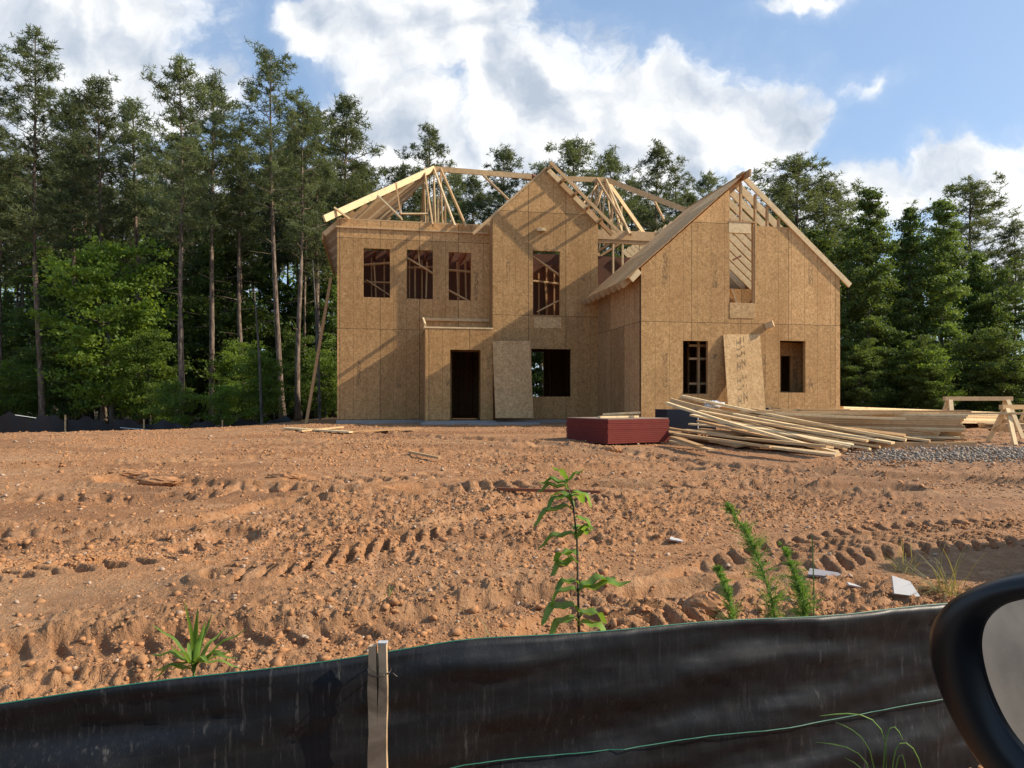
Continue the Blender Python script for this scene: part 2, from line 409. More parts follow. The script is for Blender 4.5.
def build_road():
    m, t, b = new_mat('road'); o = t.obj()
    c = t.ramp(t.noise(t.scale(o, (.6, 3, 1)), 1.5, 5), [(.35, (.10, .09, .075)), (.65, (.20, .175, .145))])
    c = t.mix(t.m('MULTIPLY', t.sstep(t.noise(o, 60, 2), .55, .7), .3), c, (.22, .20, .175))
    t.set(b.inputs['Base Color'], c); b.inputs['Roughness'].default_value = .9
    mb = MB(); mb.box((-120, -7, -1.9), (120, 1.08, -1.47)); tag(mb.build('road', m), kind='structure')
    mb = MB(); mb.box((-120, 1.08, -1.9), (120, 1.24, -1.40)); tag(mb.build('road_kerb', M['concrete']), kind='structure')
build_road()

# loose clods and stones on the clay: nobody could count them
def rocks(name, n, mat, pos, size, label, cat, seed=1, flat=.7):
    rng = np.random.default_rng(seed)
    ph = (1+5**.5)/2
    ico = np.array([(-1, ph, 0), (1, ph, 0), (-1, -ph, 0), (1, -ph, 0), (0, -1, ph), (0, 1, ph), (0, -1, -ph), (0, 1, -ph), (ph, 0, -1), (ph, 0, 1), (-ph, 0, -1), (-ph, 0, 1)], float)/1.9
    fc = np.array([(0, 11, 5), (0, 5, 1), (0, 1, 7), (0, 7, 10), (0, 10, 11), (1, 5, 9), (5, 11, 4), (11, 10, 2), (10, 7, 6), (7, 1, 8), (3, 9, 4), (3, 4, 2), (3, 2, 6), (3, 6, 8), (3, 8, 9), (4, 9, 5), (2, 4, 11), (6, 2, 10), (8, 6, 7), (9, 8, 1)])
    P = pos; sz = size
    V = np.repeat(ico[None], n, 0)*(1+rng.normal(0, .36, (n, 12, 1)))
    a = rng.uniform(0, 6.28, n); b = rng.uniform(0, 6.28, n)
    ca, sa = np.cos(a)[:, None], np.sin(a)[:, None]; cb, sb = np.cos(b)[:, None], np.sin(b)[:, None]
    x, y, z = V[..., 0], V[..., 1], V[..., 2]
    y, z = y*cb-z*sb, y*sb+z*cb
    x, y = x*ca-y*sa, x*sa+y*ca
    st = rng.uniform(.7, 1.3, (n, 1))
    V = np.stack([x*st*sz[:, None], y*sz[:, None], z*flat*sz[:, None]], -1)+P[:, None, :]
    Fc = (fc[None]+(np.arange(n)*12)[:, None, None]).reshape(-1, 3)
    o = np_mesh(name, V.reshape(-1, 3), Fc, mat); tag(o, label, cat, kind='stuff'); return o
def scatter():
    rng = np.random.default_rng(5); N = 420000
    d = np.exp(rng.uniform(math.log(2.3), math.log(24), N)); u = rng.uniform(-.95, .95, N); x = u*d; y = d
    dens = sst(fbm(x*.7, y*1.0, 3, 11), -.35, .45)*.85+.15
    k = rng.uniform(0, 1, N) < dens*.36; x, y, d = x[k], y[k], d[k]
    n = len(x); s = .0052*(rng.uniform(0, 1, n)**-.40)*(.5+.10*d); s = np.minimum(s, .042*rng.uniform(.4, 1, n))
    z = gfull(x, y)-s*.05
    rocks('dirt_clods', n, M['clod'], np.stack([x, y, z], 1), s, 'loose orange clay clods and small stones scattered over the graded lot', 'dirt clods', 6)
    n = 800; d = np.exp(rng.uniform(math.log(2.4), math.log(16), n)); x = rng.uniform(-.9, .9, n)*d; s = rng.uniform(.006, .018, n)*(.6+.09*d)
    rocks('pale_stones', n, M['stone_pale'], np.stack([x, d, gfull(x, d)+s*.4], 1), s, 'small pale stones scattered over the orange clay', 'stones', 7)
    # grey gravel spill in front of the lumber
    n = 3200; px = rng.uniform(875, 1085, n)+rng.normal(0, 22, n); py = 456+rng.normal(0, 3.0, n)-(px-940)*.01
    P = np.array([tuple(at(a, b)) for a, b in zip(px[:2500], py[:2500])])
    idx = rng.integers(0, 2500, n); P = P[idx]+np.stack([rng.normal(0, .12, n), rng.normal(0, .2, n), np.zeros(n)], 1)
    P[:, 2] = gfull(P[:, 0], P[:, 1])+rng.uniform(-.01, .06, n)
    rocks('gravel', n, M['gravel'], P, rng.uniform(.010, .030, n), 'spill of grey crushed gravel in front of the lumber stack', 'gravel', 8)
M['clod'] = simple('clod', (.39, .20, .095), .95, .1, .45, 7, bump=.5)
M['stone_pale'] = simple('stone_pale', (.42, .31, .22), .9, .15, .3, 9)
M['gravel'] = simple('gravel', (.33, .275, .215), .9, .2, .55, 14)
scatter()

# ------------------------------------------------------------------ the house under construction
HA = R(11.0); O = Vector((-5.37, 21.8, -.62))
EU = Vector((math.cos(HA), math.sin(HA), 0)); EV = Vector((-math.sin(HA), math.cos(HA), 0))
def hray(px, v):
    d = Vector(((px-CX)/F, 1, 0)); t = (v+Vector((O.x, O.y, 0)).dot(EV))/d.dot(EV); return d*t, t
def hu(px, v): p, t = hray(px, v); return (p-Vector((O.x, O.y, 0))).dot(EU)
def hz(py, px, v): p, t = hray(px, v); return (HY-py)/F*t-O.z
def hp(px, py, v): return (hu(px, v), v, hz(py, px, v))      # house-local point on the plane v
def rect(px0, py0, px1, py1, v):
    a = hp(px0, py0, v); b = hp(px1, py0, v); c = hp(px1, py1, v); d = hp(px0, py1, v)
    z1 = (a[2]+b[2])/2; z0 = (c[2]+d[2])/2; return (a[0], z0, b[0], z1)
def rl(r): x0, z0, x1, z1 = r; return [(x0, z0), (x1, z0), (x1, z1), (x0, z1)]
house = empty('unfinished_house', O, HA)
tag(house, 'two storey timber framed house sheathed in strand board with its roof half framed', 'house')
ZT = hz(219, 337, 0)                      # top of main wall
ZD = 2.78                                 # first floor wall height
DEEP = 7.0
VB, VP_, VW = -.6, -1.15, -4.34           # planes of the gabled bay, the porch, the wing
UW0 = hu(641, VW); UW1 = hu(840, VW); UWC = (UW0+UW1)/2
UB0 = hu(492.8, VB); UB1 = UW0
UEND = UW1-.25
fm = lambda v: (lambda a, b, c: (a, v+c, b))
sm = lambda u: (lambda a, b, c: (u+c, a, b))
T = .11
# foundation
mb = MB(); mb.box((-.03, -.03, -.5), (UEND, DEEP+.03, -.002)); mb.box((UB0-.03, VB-.03, -.5), (UB1, -.031, -.003)); mb.box((UW0-.02, VW-.03, -.5), (UW1+.02, -.032, -.004))
U_P0 = hu(425.5, VP_)
mb.box((U_P0-.02, VP_-.02, -.5), (UB0+.02, -.033, -.005)); mb.build('foundation', M['concrete'], house)
# main left wall
holes = [rect(363.5, 248.6, 390, 297.4, 0), rect(407, 250, 433, 298.8, 0), rect(448.7, 252.3, 471.3, 300.3, 0)]
MAINW = holes
hdoor = (hu(450.2, 0)+.05, 0.02, hu(480.7, 0)-.05, 2.15)
mb = MB(); mb.plate([(0, 0), (hdoor[0], 0), (hdoor[0], 2.15), (hdoor[2], 2.15), (hdoor[2], 0), (UB0+.2, 0), (UB0+.2, ZT), (0, ZT)], [rl(r) for r in holes], fm(0), T)
mb.build('front_wall', M['osb_main'], house, fixn=True)
# band of heel sheathing and thin ledger line
mb = MB(); mb.box((-.02, -.045, ZT-.26), (UB0-.04, -.002, ZT-.215)); mb.build('ledger', M['lumber'], house)
mb = MB(); mb.box((-.01, -.002, ZT+.001), (UB0-.02, .10, ZT+.04)); mb.build('top_plate', M['lumber'], house)
# left, right and rear walls
lz = ZT
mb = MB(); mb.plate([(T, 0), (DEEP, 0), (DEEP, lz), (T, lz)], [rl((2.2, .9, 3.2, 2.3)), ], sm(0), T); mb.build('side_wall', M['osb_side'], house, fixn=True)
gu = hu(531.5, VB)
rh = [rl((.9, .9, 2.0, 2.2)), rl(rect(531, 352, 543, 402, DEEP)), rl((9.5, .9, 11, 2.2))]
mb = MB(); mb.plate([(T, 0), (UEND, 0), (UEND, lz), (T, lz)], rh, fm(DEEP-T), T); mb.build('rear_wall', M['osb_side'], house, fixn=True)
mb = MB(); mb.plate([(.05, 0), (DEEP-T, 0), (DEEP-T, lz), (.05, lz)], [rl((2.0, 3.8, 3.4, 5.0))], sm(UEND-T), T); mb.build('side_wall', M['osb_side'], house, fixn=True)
# floor deck between storeys (with joists)
mb = MB(); mb.box((T+.01, T+.01, 2.98), (UEND-T-.01, DEEP-T-.01, 3.02)); mb.build('upper_floor', M['osb_side'], house)
mb = MB()
for k in range(30):
    u = .35+k*.44
    if u < UEND-.3: mb.box((u, T+.02, 2.70), (u+.045, DEEP-T-.02, 2.975))
mb.build('floor_joists', M['lumber_brown'], house)
mb = MB(); mb.box((T+.02, T+.02, -.001), (UEND-T-.02, DEEP-T-.02, .012)); mb.build('floor', M['osb_side'], house)
# gabled bay
ZA = hz(168.5, 547, VB); UA = hu(547, VB); PB = .925
zl = ZA-PB*(UA-UB0); zr = ZA-PB*(UB1-UA)
bw_hi = rect(533, 251, 560, 315, VB); bw_lo = rect(531.5, 349, 571, 396.6, VB)
mb = MB(); mb.plate([(UB0, 0), (UB1-.002, 0), (UB1-.002, zr), (UA, ZA), (UB0, zl)], [rl(bw_hi), rl(bw_lo)], fm(VB), T)
mb.build('gable_wall', M['osb_gable'], house, fixn=True)
mb = MB(); mb.box((UB0, VB+T+.001, 0), (UB0+.10, -.001, zl-.02)); mb.build('return_wall', M['osb_side'], house)
r = rect(534, 317.5, 561, 328, VB); mb = MB(); mb.box((r[0], VB-.012, r[1]), (r[2], VB-.001, r[3])); mb.build('sill_patch', M['osb_new'], house)
# bay roof: rakes, lookouts and the outer fly rafter on the right slope
def rk(u, dz=0.0, v=VB): return (u, v, ZA-PB*abs(u-UA)+dz)
mb = MB(); a = rk(UA, .02, VB+.05); b = rk(UB0-.62, .02, VB+.05); mb.beam(a, b, .10, .09); mb.build('rake_board', M['lumber'], house)
N_L = 4; span = (UB1-UA+.02)/N_L
for k in range(N_L):
    u0 = UA+.03+k*span; u1 = u0+span-.05
    mb = MB(); mb.beam(rk(u0, -.04-.012*k, VB-.047), rk(u1, -.04-.012*k, VB-.047), .085, .14); mb.build('rake_block', M['lumber'] if k % 2 else M['lumber_pale'], house)
for k in range(N_L+1):
    u0 = UA+.05+k*span
    mb = MB(); mb.beam(rk(u0, .055, VB+.35), rk(u0, .055, VB-.385), .045, .09); mb.build('lookout', M['lumber'], house)
mb = MB(); mb.beam(rk(UA-.0, .07, VB-.41), rk(UB1+.55, .07, VB-.41), .045, .10); mb.build('fly_rafter', M['lumber'], house)
mb = MB(); mb.beam(rk(UA+.02, .03, VB+.05), rk(UB1+.5, .03, VB+.05), .09, .12); mb.build('rafter', M['lumber_brown'], house)
for k in range(1, 6):
    v = VB+.05+.61*k
    for sg in (-1, 1):
        mb = MB(); mb.beam((UA+sg*.02, v, ZA-.04), (UA+sg*1.7, v, ZA-.04-PB*1.68), .045, .14); mb.build('rafter', M['lumber'], house)
mb = MB(); mb.beam((UA, VB+.05, ZA-.05), (UA, 3.2, ZA-.05), .045, .19); mb.build('ridge_board', M['lumber_brown'], house)
# little blocks and gaps on the bay face
for (px, py, w) in ((541, 230, .28),):
    p = hp(px, py, VB); mb = MB(); mb.box((p[0]-.14, VB-.10, p[2]-.045), (p[0]+.14, VB-.002, p[2]+.045)); mb.build('blocking', M['lumber_pale'], house)
# porch
zp = hz(328, 425.5, VP_); pd = rect(450.2, 349.8, 480.7, 417.3, VP_)
U_P1 = hu(493, VP_)
mb = MB(); mb.plate([(U_P0, 0), (pd[0], 0), (pd[0], pd[3]), (pd[2], pd[3]), (pd[2], 0), (U_P1, 0), (U_P1, zp), (U_P0, zp)], [], fm(VP_), T); mb.build('porch_wall', M['osb_porch'], house, fixn=True)
mb = MB(); mb.plate([(VP_+T, 0), (-.002, 0), (-.002, zp), (VP_+T, zp)], [], sm(U_P0), T); mb.build('porch_side', M['osb_side'], house, fixn=True)
mb = MB(); mb.plate([(VP_+T, 0), (VB, 0), (VB, zp), (VP_+T, zp)], [], sm(U_P1-T), T); mb.build('porch_side', M['osb_side'], house, fixn=True)
mb = MB(); mb.box((U_P0, VP_+T+.01, zp-.12), (U_P1-T, -.01, zp-.06)); mb.build('porch_deck', M['osb_side'], house)
mb = MB(); mb.box((U_P0-.05, VP_-.015, zp+.001), (U_P1, VP_+T, zp+.045)); mb.build('porch_plate', M['lumber_pale'], house)
zq = hz(319.5, 430, 0); mb = MB(); mb.box((U_P0-.02, -.06, zq-.04), (UB0-.02, -.003, zq+.05)); mb.build('ledger', M['lumber'], house)
for u in (U_P0+.0,):
    mb = MB(); mb.beam((u, VP_+.05, zp+.09), (u, -.06, zq+.02), .05, .10); mb.build('porch_rafter', M['lumber_pale'], house)
# wall right of the bay, upper part, with a framed opening
oz0 = hz(285, 620, 0); oz1 = hz(243, 610, 0)
mb = MB(); mb.plate([(UB1-.3, 0), (UEND-T, 0), (UEND-T, oz0), (UB1-.3, oz0)], [], fm(0), T); mb.build('front_wall', M['osb_main'], house, fixn=True)
mb = MB(); mb.box((UB1-.3, .0, oz1), (UEND, .10, oz1+.11)); mb.build('header', M['lumber'], house)
mb = MB(); mb.box((UB1-.25, -.03, oz1+.115), (UEND, .11, oz1+.42)); mb.build('header', M['lumber'], house)
for px in (613, 622.5, 640):
    u = hu(px, 0); mb = MB(); mb.box((u, .01, oz0+.001), (u+.045, .10, oz1-.001)); mb.build('stud', M['lumber_pale'], house)
# wing
ZWA = hz(177, 745, VW); PW = (ZWA-3.60-.62)/(UWC-UW0) if False else .877
zwe = ZWA-PW*(UWC-UW0)
def wr(px0, py0, px1, py1): return rect(px0, py0, px1, py1, VW)
w1 = wr(683, 340.8, 708, 393.9); w2 = wr(780, 340.8, 805.4, 392.6)
ox0 = hu(729.5, VW); ox1 = hu(755, VW); oy0 = hz(303, 742, VW); oy1 = hz(226.5, 770, VW)
ur = UWC+(ZWA-oy1)/PW
mb = MB(); mb.plate([(UW0, -.25), (UW1, -.25), (UW1, zwe), (ur, oy1), (ox1, oy1), (ox1, oy0), (ox0, oy0), (ox0, ZWA-PW*(UWC-ox0)), (UW0, zwe)], [rl(w1), rl(w2)], fm(VW), T)
mb.build('wing_wall', M['osb_wing'], house, fixn=True)
mb = MB(); mb.box((ox0+.01, VW-.012, oy0-.42), (ox1-.01, VW-.001, oy0+.005)); mb.build('sill_patch', M['osb_new'], house)
def wtop(u): return ZWA-PW*abs(u-UWC)
# header box and gable studs in the open part
mb = MB(); z0 = hz(233, 740, VW); z1 = hz(222.5, 740, VW); mb.box((ox0-.02, VW-.004, z0), (ox1-.12, VW+.10, z1)); mb.build('header', M['lumber_pale'], house)
mb = MB(); mb.box((ox0, VW-.015, z1+.002), (ox1+.02, VW+.1, z1+.045)); mb.build('plate', M['lumber_brown'], house)
mb = MB(); mb.box((ox1-.055, VW+.012, oy0+.002), (ox1-.003, VW+.10, z1)); mb.build('stud', M['lumber_brown'], house)
for px in (741.5, 756, 768, 779.5):
    u = hu(px, VW); mb = MB(); b0 = z1+.046 if u < ox1 else oy1+.001
    mb.box((u-.025, VW+.005, b0), (u+.025, VW+.095, wtop(u)-.12)); mb.build('stud', M['lumber'], house)
# wing side walls
SW = T
mb = MB(); mb.plate([(VW+T, -.25), (VB+.0, -.25), (VB+.0, zwe-.02), (VW+T, zwe-.02)], [], sm(UW0), SW); mb.build('side_wall', M['osb_side'], house, fixn=True)
mb = MB(); mb.plate([(VW+T, -.25), (DEEP-.5, -.25), (DEEP-.5, zwe-.02), (VW+T, zwe-.02)], [], sm(UW1-SW), SW); mb.build('side_wall', M['osb_side'], house, fixn=True)
# sheathed inner wall seen through the right hand window of the wing
mb = MB(); iu0 = UW1-2.3
mb.plate([(iu0, 0), (UW1-.2, 0), (UW1-.2, 2.3), (iu0, 2.3)], [rl((hu(781, VW+.75), hz(391.5, 785, VW+.75), hu(790.5, VW+.75), hz(356, 785, VW+.75)))], fm(VW+.75), .05); mb.build('inner_wall', M['osb_wing'], house, fixn=True)
# loft floor of the wing
mb = MB(); mb.box((UW0+T+.01, VW+T+.01, 2.45), (UW1-T-.01, -.01, 2.6)); mb.build('loft_floor', M['osb_side'], house)
for k in range(7):
    u = UW0+.9+k*.30; mb = MB(); mb.box((u, VW+1.6, .0), (u+.045, VW+1.69, 2.44)); mb.build('stud', M['lumber_brown'], house)
for zz in (1.05, 1.75, 2.12):
    mb = MB(); mb.box((UW0+1.62, VW+.5, zz), (UW0+2.2, VW+.55, zz+.06)); mb.build('blocking', M['lumber'], house)
mb = MB(); mb.box((UW0+1.86, VW+.45, 0), (UW0+1.92, VW+.52, 2.44)); mb.build('stud', M['lumber'], house)
# wing roof, left slope sheathed
VR0, VR1 = VW-.06, VB-.02
OH = .42
def wz(u, dz=0): return ZWA-PW*abs(u-UWC)+dz
mb = MB(); ue = UW0-OH
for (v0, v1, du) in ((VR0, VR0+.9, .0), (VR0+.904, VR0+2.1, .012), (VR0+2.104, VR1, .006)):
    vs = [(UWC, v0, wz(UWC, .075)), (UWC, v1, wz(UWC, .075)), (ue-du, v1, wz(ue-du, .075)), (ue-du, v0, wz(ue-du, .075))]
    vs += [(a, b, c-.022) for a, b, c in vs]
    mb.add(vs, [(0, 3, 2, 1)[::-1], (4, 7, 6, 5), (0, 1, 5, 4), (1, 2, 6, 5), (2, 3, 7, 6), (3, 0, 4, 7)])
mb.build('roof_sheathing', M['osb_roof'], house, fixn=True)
k = 0; v = VW+.03
while v < DEEP-1.2:
    e = .10
    vl = max(v, VW+T+.03)
    if v < VR1: mb = MB(); mb.beam((UWC-.02, vl, wz(UWC-.02, -.055)), (ue-.09, vl, wz(ue-.09, -.04)), .045, .17); mb.build('rafter', M['lumber_brown'], house)
    mb = MB(); mb.beam((UWC+.02, v if k else VW-.026, wz(UWC+.02, -.02)), ((UW1+.30), v if k else VW-.026, wz(UW1+.30, -.02)), .05, .20 if k else .14); mb.build('rafter', M['lumber_pale'], house)
    v += .46; k += 1
mb = MB(); mb.box((UWC-.025, VR0-.32, wz(UWC)-.09), (UWC+.025, VR1, wz(UWC)+.10)); mb.build('ridge_board', M['lumber_brown'], house)
mb = MB(); mb.box((UWC-.10, VR0-.10, wz(UWC)+.03), (UWC-.03, VR0+.3, wz(UWC)+.10)); mb.build('blocking', M['lumber_brown'], house)
p = hp(632, 274, VW); mb = MB(); mb.beam((UW0-.05, VW-.03, wz(UW0)-.09), (UW0-.30, VW-.03, wz(UW0-.30)-.08), .05, .15); mb.build('rafter_tail', M['lumber_pale'], house)
p = hp(767, 324, VW); mb = MB(); mb.beam((p[0]-.05, VW-.001, p[2]-.07), (p[0]+.10, VW-.16, p[2]-.0), .08, .17); mb.build('blocking', M['lumber'], house)
# main roof
RV = 3.5; RZ = hz(168, 434, RV); PR = (RZ-ZT)/RV
UR0 = hu(434, RV); UR1 = hu(606, RV)
def mz(v): return RZ-PR*abs(v-RV)
mb = MB(); mb.beam((-.36, -.36, ZT-.10), (UR0, RV, RZ-.02), .07, .20); mb.build('hip_rafter', M['lumber_pale'], house)
mb = MB(); mb.beam((-.3, DEEP+.3, ZT-.10), (UR0, RV, RZ-.02), .045, .19); mb.build('hip_rafter', M['lumber'], house)
k = 0; v = .12
while v < DEEP-.1:
    f = min(v, DEEP-v)/RV; ue_ = UR0*f; ze = ZT+(RZ-ZT)*f
    s_ = (ze-ZT)/max(ue_, .01)
    mb = MB(); mb.beam((-.40, v, ZT-.10-.40*.9), (max(ue_, .15), v, max(ze, ZT+.1)-.06), .045, .14); mb.build('jack_rafter', M['lumber_brown'] if k % 3 else M['lumber'], house)
    v += .42; k += 1
mb = MB(); mb.add([(-.42, .3, ZT-.50), (-.42, DEEP, ZT-.50), (-.42, DEEP, ZT-.38), (-.42, .3, ZT-.38)], [(0, 1, 2, 3)]);
mb = MB(); mb.box((-.46, .12, ZT-.62), (-.42, DEEP, ZT-.40)); mb.build('fascia', M['lumber_brown'], house)
def truss(u, lean=0.0, mat='lumber', parts=((1.75, .5), (RV, 0))):
    mb = MB(); z0 = ZT+.07
    mb.beam((u+lean, -.25, ZT-.12), (u, RV, RZ-.03), .045, .10); mb.beam((u+lean, DEEP+.25, ZT-.12), (u, RV, RZ-.03), .045, .10)
    mb.beam((u, .0, z0), (u, DEEP, z0), .045, .09)
    mb.beam((u, 1.75, mz(1.75)-.08), (u, 2.6, z0), .04, .07); mb.beam((u, RV, RZ-.08), (u, 2.6, z0), .04, .07)
    mb.beam((u, 5.25, mz(5.25)-.08), (u, 4.4, z0), .04, .07); mb.beam((u, RV, RZ-.08), (u, 4.4, z0), .04, .07)
    mb.beam((u, 1.75, mz(1.75)-.08), (u, 1.75, z0), .04, .07)
    mb.build('roof_truss', M[mat], house)
truss(UR0+.0, .35, 'lumber_pale'); truss(UR0+.25, .45, 'lumber'); truss(UR0-.35, .0, 'lumber')
truss(UR1, -.45, 'lumber_pale'); truss(UR1-.35, -.05)
# ridge boards, right hand hips and loose braces
ue_ = hu(532, RV)
mb = MB(); mb.beam((UR0, RV, RZ-.03), (ue_, RV, RZ-.10), .05, .19); mb.build('ridge_board', M['lumber'], house)
mb = MB(); mb.beam((ue_-.3, RV+.06, RZ-.12), (UR1, RV, RZ-.05), .05, .19); mb.build('ridge_board', M['lumber'], house)
mb = MB(); mb.beam((UR1, RV, RZ-.03), (UEND+.2, -.2, ZT-.05), .05, .19); mb.build('hip_rafter', M['lumber'], house)
mb = MB(); mb.beam((UR1, RV, RZ-.03), (UEND+.3, DEEP+.2, ZT-.05), .05, .19); mb.build('hip_rafter', M['lumber'], house)
def brace(pa, va, pb, vb, mat='lumber_pale', w=.045, h=.09, name='brace'):
    mb = MB(); mb.beam(hp(*pa, va), hp(*pb, vb), w, h, up=(0, -1, 0.2)); mb.build(name, M[mat], house)
brace((483, 175), RV, (509, 200), 2.0, 'lumber')
brace((396, 184), 1.2, (401, 216), .5, 'lumber_brown'); brace((378.6, 196.5), 1.0, (402, 219), .1); brace((334, 207.5), -.1, (349.5, 219), -.06)
brace((401, 214), .5, (428, 214), .5); brace((608, 186), RV, (622, 232), 1.5); brace((604, 186), RV, (594, 214), 2.2, 'lumber'); brace((597, 185), RV, (580, 208), 2.4, 'lumber')
brace((653, 198), 3.0, (664, 220), 2.0, 'lumber'); brace((574, 184), 3.2, (590, 205), 2.2, 'lumber'); brace((533, 176), 3.4, (541, 184), 2.0, 'lumber_red', .1, .16)
# interior framing seen through the upper openings
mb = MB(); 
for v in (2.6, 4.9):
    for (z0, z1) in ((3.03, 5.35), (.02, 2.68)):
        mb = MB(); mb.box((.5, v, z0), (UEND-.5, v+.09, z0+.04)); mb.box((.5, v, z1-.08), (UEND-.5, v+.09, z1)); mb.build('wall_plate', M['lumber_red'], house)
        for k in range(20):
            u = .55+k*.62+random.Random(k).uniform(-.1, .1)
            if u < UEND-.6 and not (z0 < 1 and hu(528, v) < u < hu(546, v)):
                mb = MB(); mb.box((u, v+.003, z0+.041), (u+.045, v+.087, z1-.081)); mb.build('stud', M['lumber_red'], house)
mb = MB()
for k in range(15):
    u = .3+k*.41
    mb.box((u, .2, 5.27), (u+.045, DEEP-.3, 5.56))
mb.build('ceiling_joists', M['lumber_red'], house)  # joists added deep and close to keep direct sun out of the rooms
for (pa, pb, v) in (((366, 280), (392, 297), .6), ((404, 256), (434, 274), .3), ((418, 251), (420, 268), .35), ((446, 289), (472, 303), .3), ((532, 256), (562, 277), VB+.25), ((537, 312), (562, 299), VB+.3)):
    brace(pa, v, pb, v, 'lumber' if v < .5 else 'lumber_brown', .04, .09)
mb = MB(); mb.box((.4, 1.75, 3.05), (3.2, 1.80, 5.62)); mb.build('inner_wall', M['room_dark'], house)  # panel added behind the upper windows, room shade put into its dark colour
mb = MB(); mb.box((3.0, 2.6, 3.05), (UEND-.4, 2.55, 5.9)); mb.build('inner_wall', M['room_dark'], house)  # second added panel, coloured dark for the shade deeper in the rooms
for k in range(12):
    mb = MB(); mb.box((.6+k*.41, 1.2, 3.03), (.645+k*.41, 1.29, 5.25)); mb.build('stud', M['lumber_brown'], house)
mb = MB(); mb.box((UB1-.2, 1.6, 3.05), (UEND-.4, 1.65, 5.7)); mb.build('inner_wall', M['room_dark'], house)  # dark backing added so the opening right of the bay looks shaded
mb = MB(); q = hp(547, 262, .4); mb.box((q[0]-.5, 1.0, 3.1), (q[0]+.6, 1.04, 5.2)); mb.build('inner_wall', M['room_dark'], house)  # dark backing added behind the bay window, shade painted in
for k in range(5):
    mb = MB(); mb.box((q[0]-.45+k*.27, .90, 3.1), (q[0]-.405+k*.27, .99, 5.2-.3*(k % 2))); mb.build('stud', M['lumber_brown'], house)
for k, (a, b, c_, d_) in enumerate(((364, 265, 390, 263), (364, 282, 392, 283), (408, 268, 434, 267), (449, 270, 472, 272), (374, 262, 376, 297), (415, 266, 415, 298), (427, 262, 426, 298), (457, 262, 458, 300), (465, 255, 466, 300), (533, 281, 560, 284), (545, 283, 547, 314))):
    mb = MB(); mb.beam(hp(a, b, .85), hp(c_, d_, .85), .05, .09, up=(0, -1, .2)); mb.build('blocking', M['lumber_brown' if k % 3 else 'lumber'], house)
q = hp(729, 303, VW)
brace((731, 289), VW+.25, (736, 303), VW+.25); mb = MB(); mb.beam(hp(733, 260, VW+.1), hp(741, 256, VW+.1), .04, .05); mb.build('brace', M['lumber_red'], house)
# first floor partition blocks behind doorway
# porch step slab
a = hp(426, 419, VP_); mb = MB(); mb.box((U_P0-.15, VP_-.85, -.34), (U_P0+3.3, VP_-.03, -.05)); s_ = mb.build('porch_step', M['concrete'], house)

# ---- things leaning on or lying by the house
def world(p): return O+EU*p[0]+EV*p[1]+Vector((0, 0, p[2]))
def sheet(name, bl, br, tl, tr, th, mat):
    n = (br-bl).cross(tl-bl).normalized()*th; mb = MB(); q = [bl, br, tr, tl]
    mb.add([v-n*0 for v in q]+[v-n for v in q], [(0, 1, 2, 3), (7, 6, 5, 4), (0, 4, 5, 1), (1, 5, 6, 2), (2, 6, 7, 3), (3, 7, 4, 0)])
    return mb.build(name, mat, fixn=True)
v0, v1 = VB-.42, VB-.035
V0 = VP_-.30; V1 = VP_-.03
o = sheet('leaning_sheet', world(hp(495.5, 418, V0)), world(hp(533.5, 418, V0)), world(hp(492.5, 341, V1)), world(hp(530, 341, V1)), .012, M['osb_old'])
tag(o, 'weathered strand board sheet leaning beside the dark front doorway', 'plywood sheet')
zb = gz(5.8, 18.5)
o = sheet('leaning_sheet', world(hp(728.5, 414, VW-.55)), world(hp(766, 414, VW-.55)), world(hp(723.4, 334.4, VW-.03)), world(hp(760, 334.4, VW-.03)), .02, M['osb_new'])
tag(o, 'pale new strand board sheet stamped with ink, leaning between the two wing windows', 'plywood sheet')
# ink stamp down the middle of the pale sheet
mb = MB(); rnd = random.Random(3)
tl = world(hp(741.5, 336, VW-.065)); bl_ = world(hp(745.8, 408, VW-.56)); ax = (bl_-tl); up = ax.normalized(); sx = EU
glyph = [(0.02, .09, 'I'), (.13, .05, 'A'), (.22, .06, 'E'), (.33, .13, 'R'), (.55, .07, 'S'), (.68, .04, 'T'), (.78, .16, 'N')]
nrm = sx.cross(up).normalized()
if nrm.y > 0: nrm = -nrm
def stroke(c, a, b, w=.022):
    p = tl+ax*c[0]; A = p+sx*a[0]+up*a[1]; B = p+sx*b[0]+up*b[1]
    mb.beam(A+nrm*.012, B+nrm*.012, .003, w*.6, up=sx)
for (f, h, g) in glyph:
    L = h*ax.length
    stroke((f,), (-.04, 0), (-.04, L)); stroke((f,), (.05, 0), (.05, L*.8)); stroke((f,), (-.03, L*.5), (.045, L*.5), .03)
    if g in 'ERN': stroke((f,), (-.04, L*.15), (.05, L*.6))
ink = mb.build('ink_stamp', simple('ink', (.035, .03, .03), .8, .1, .3, 20)); ink.parent = o
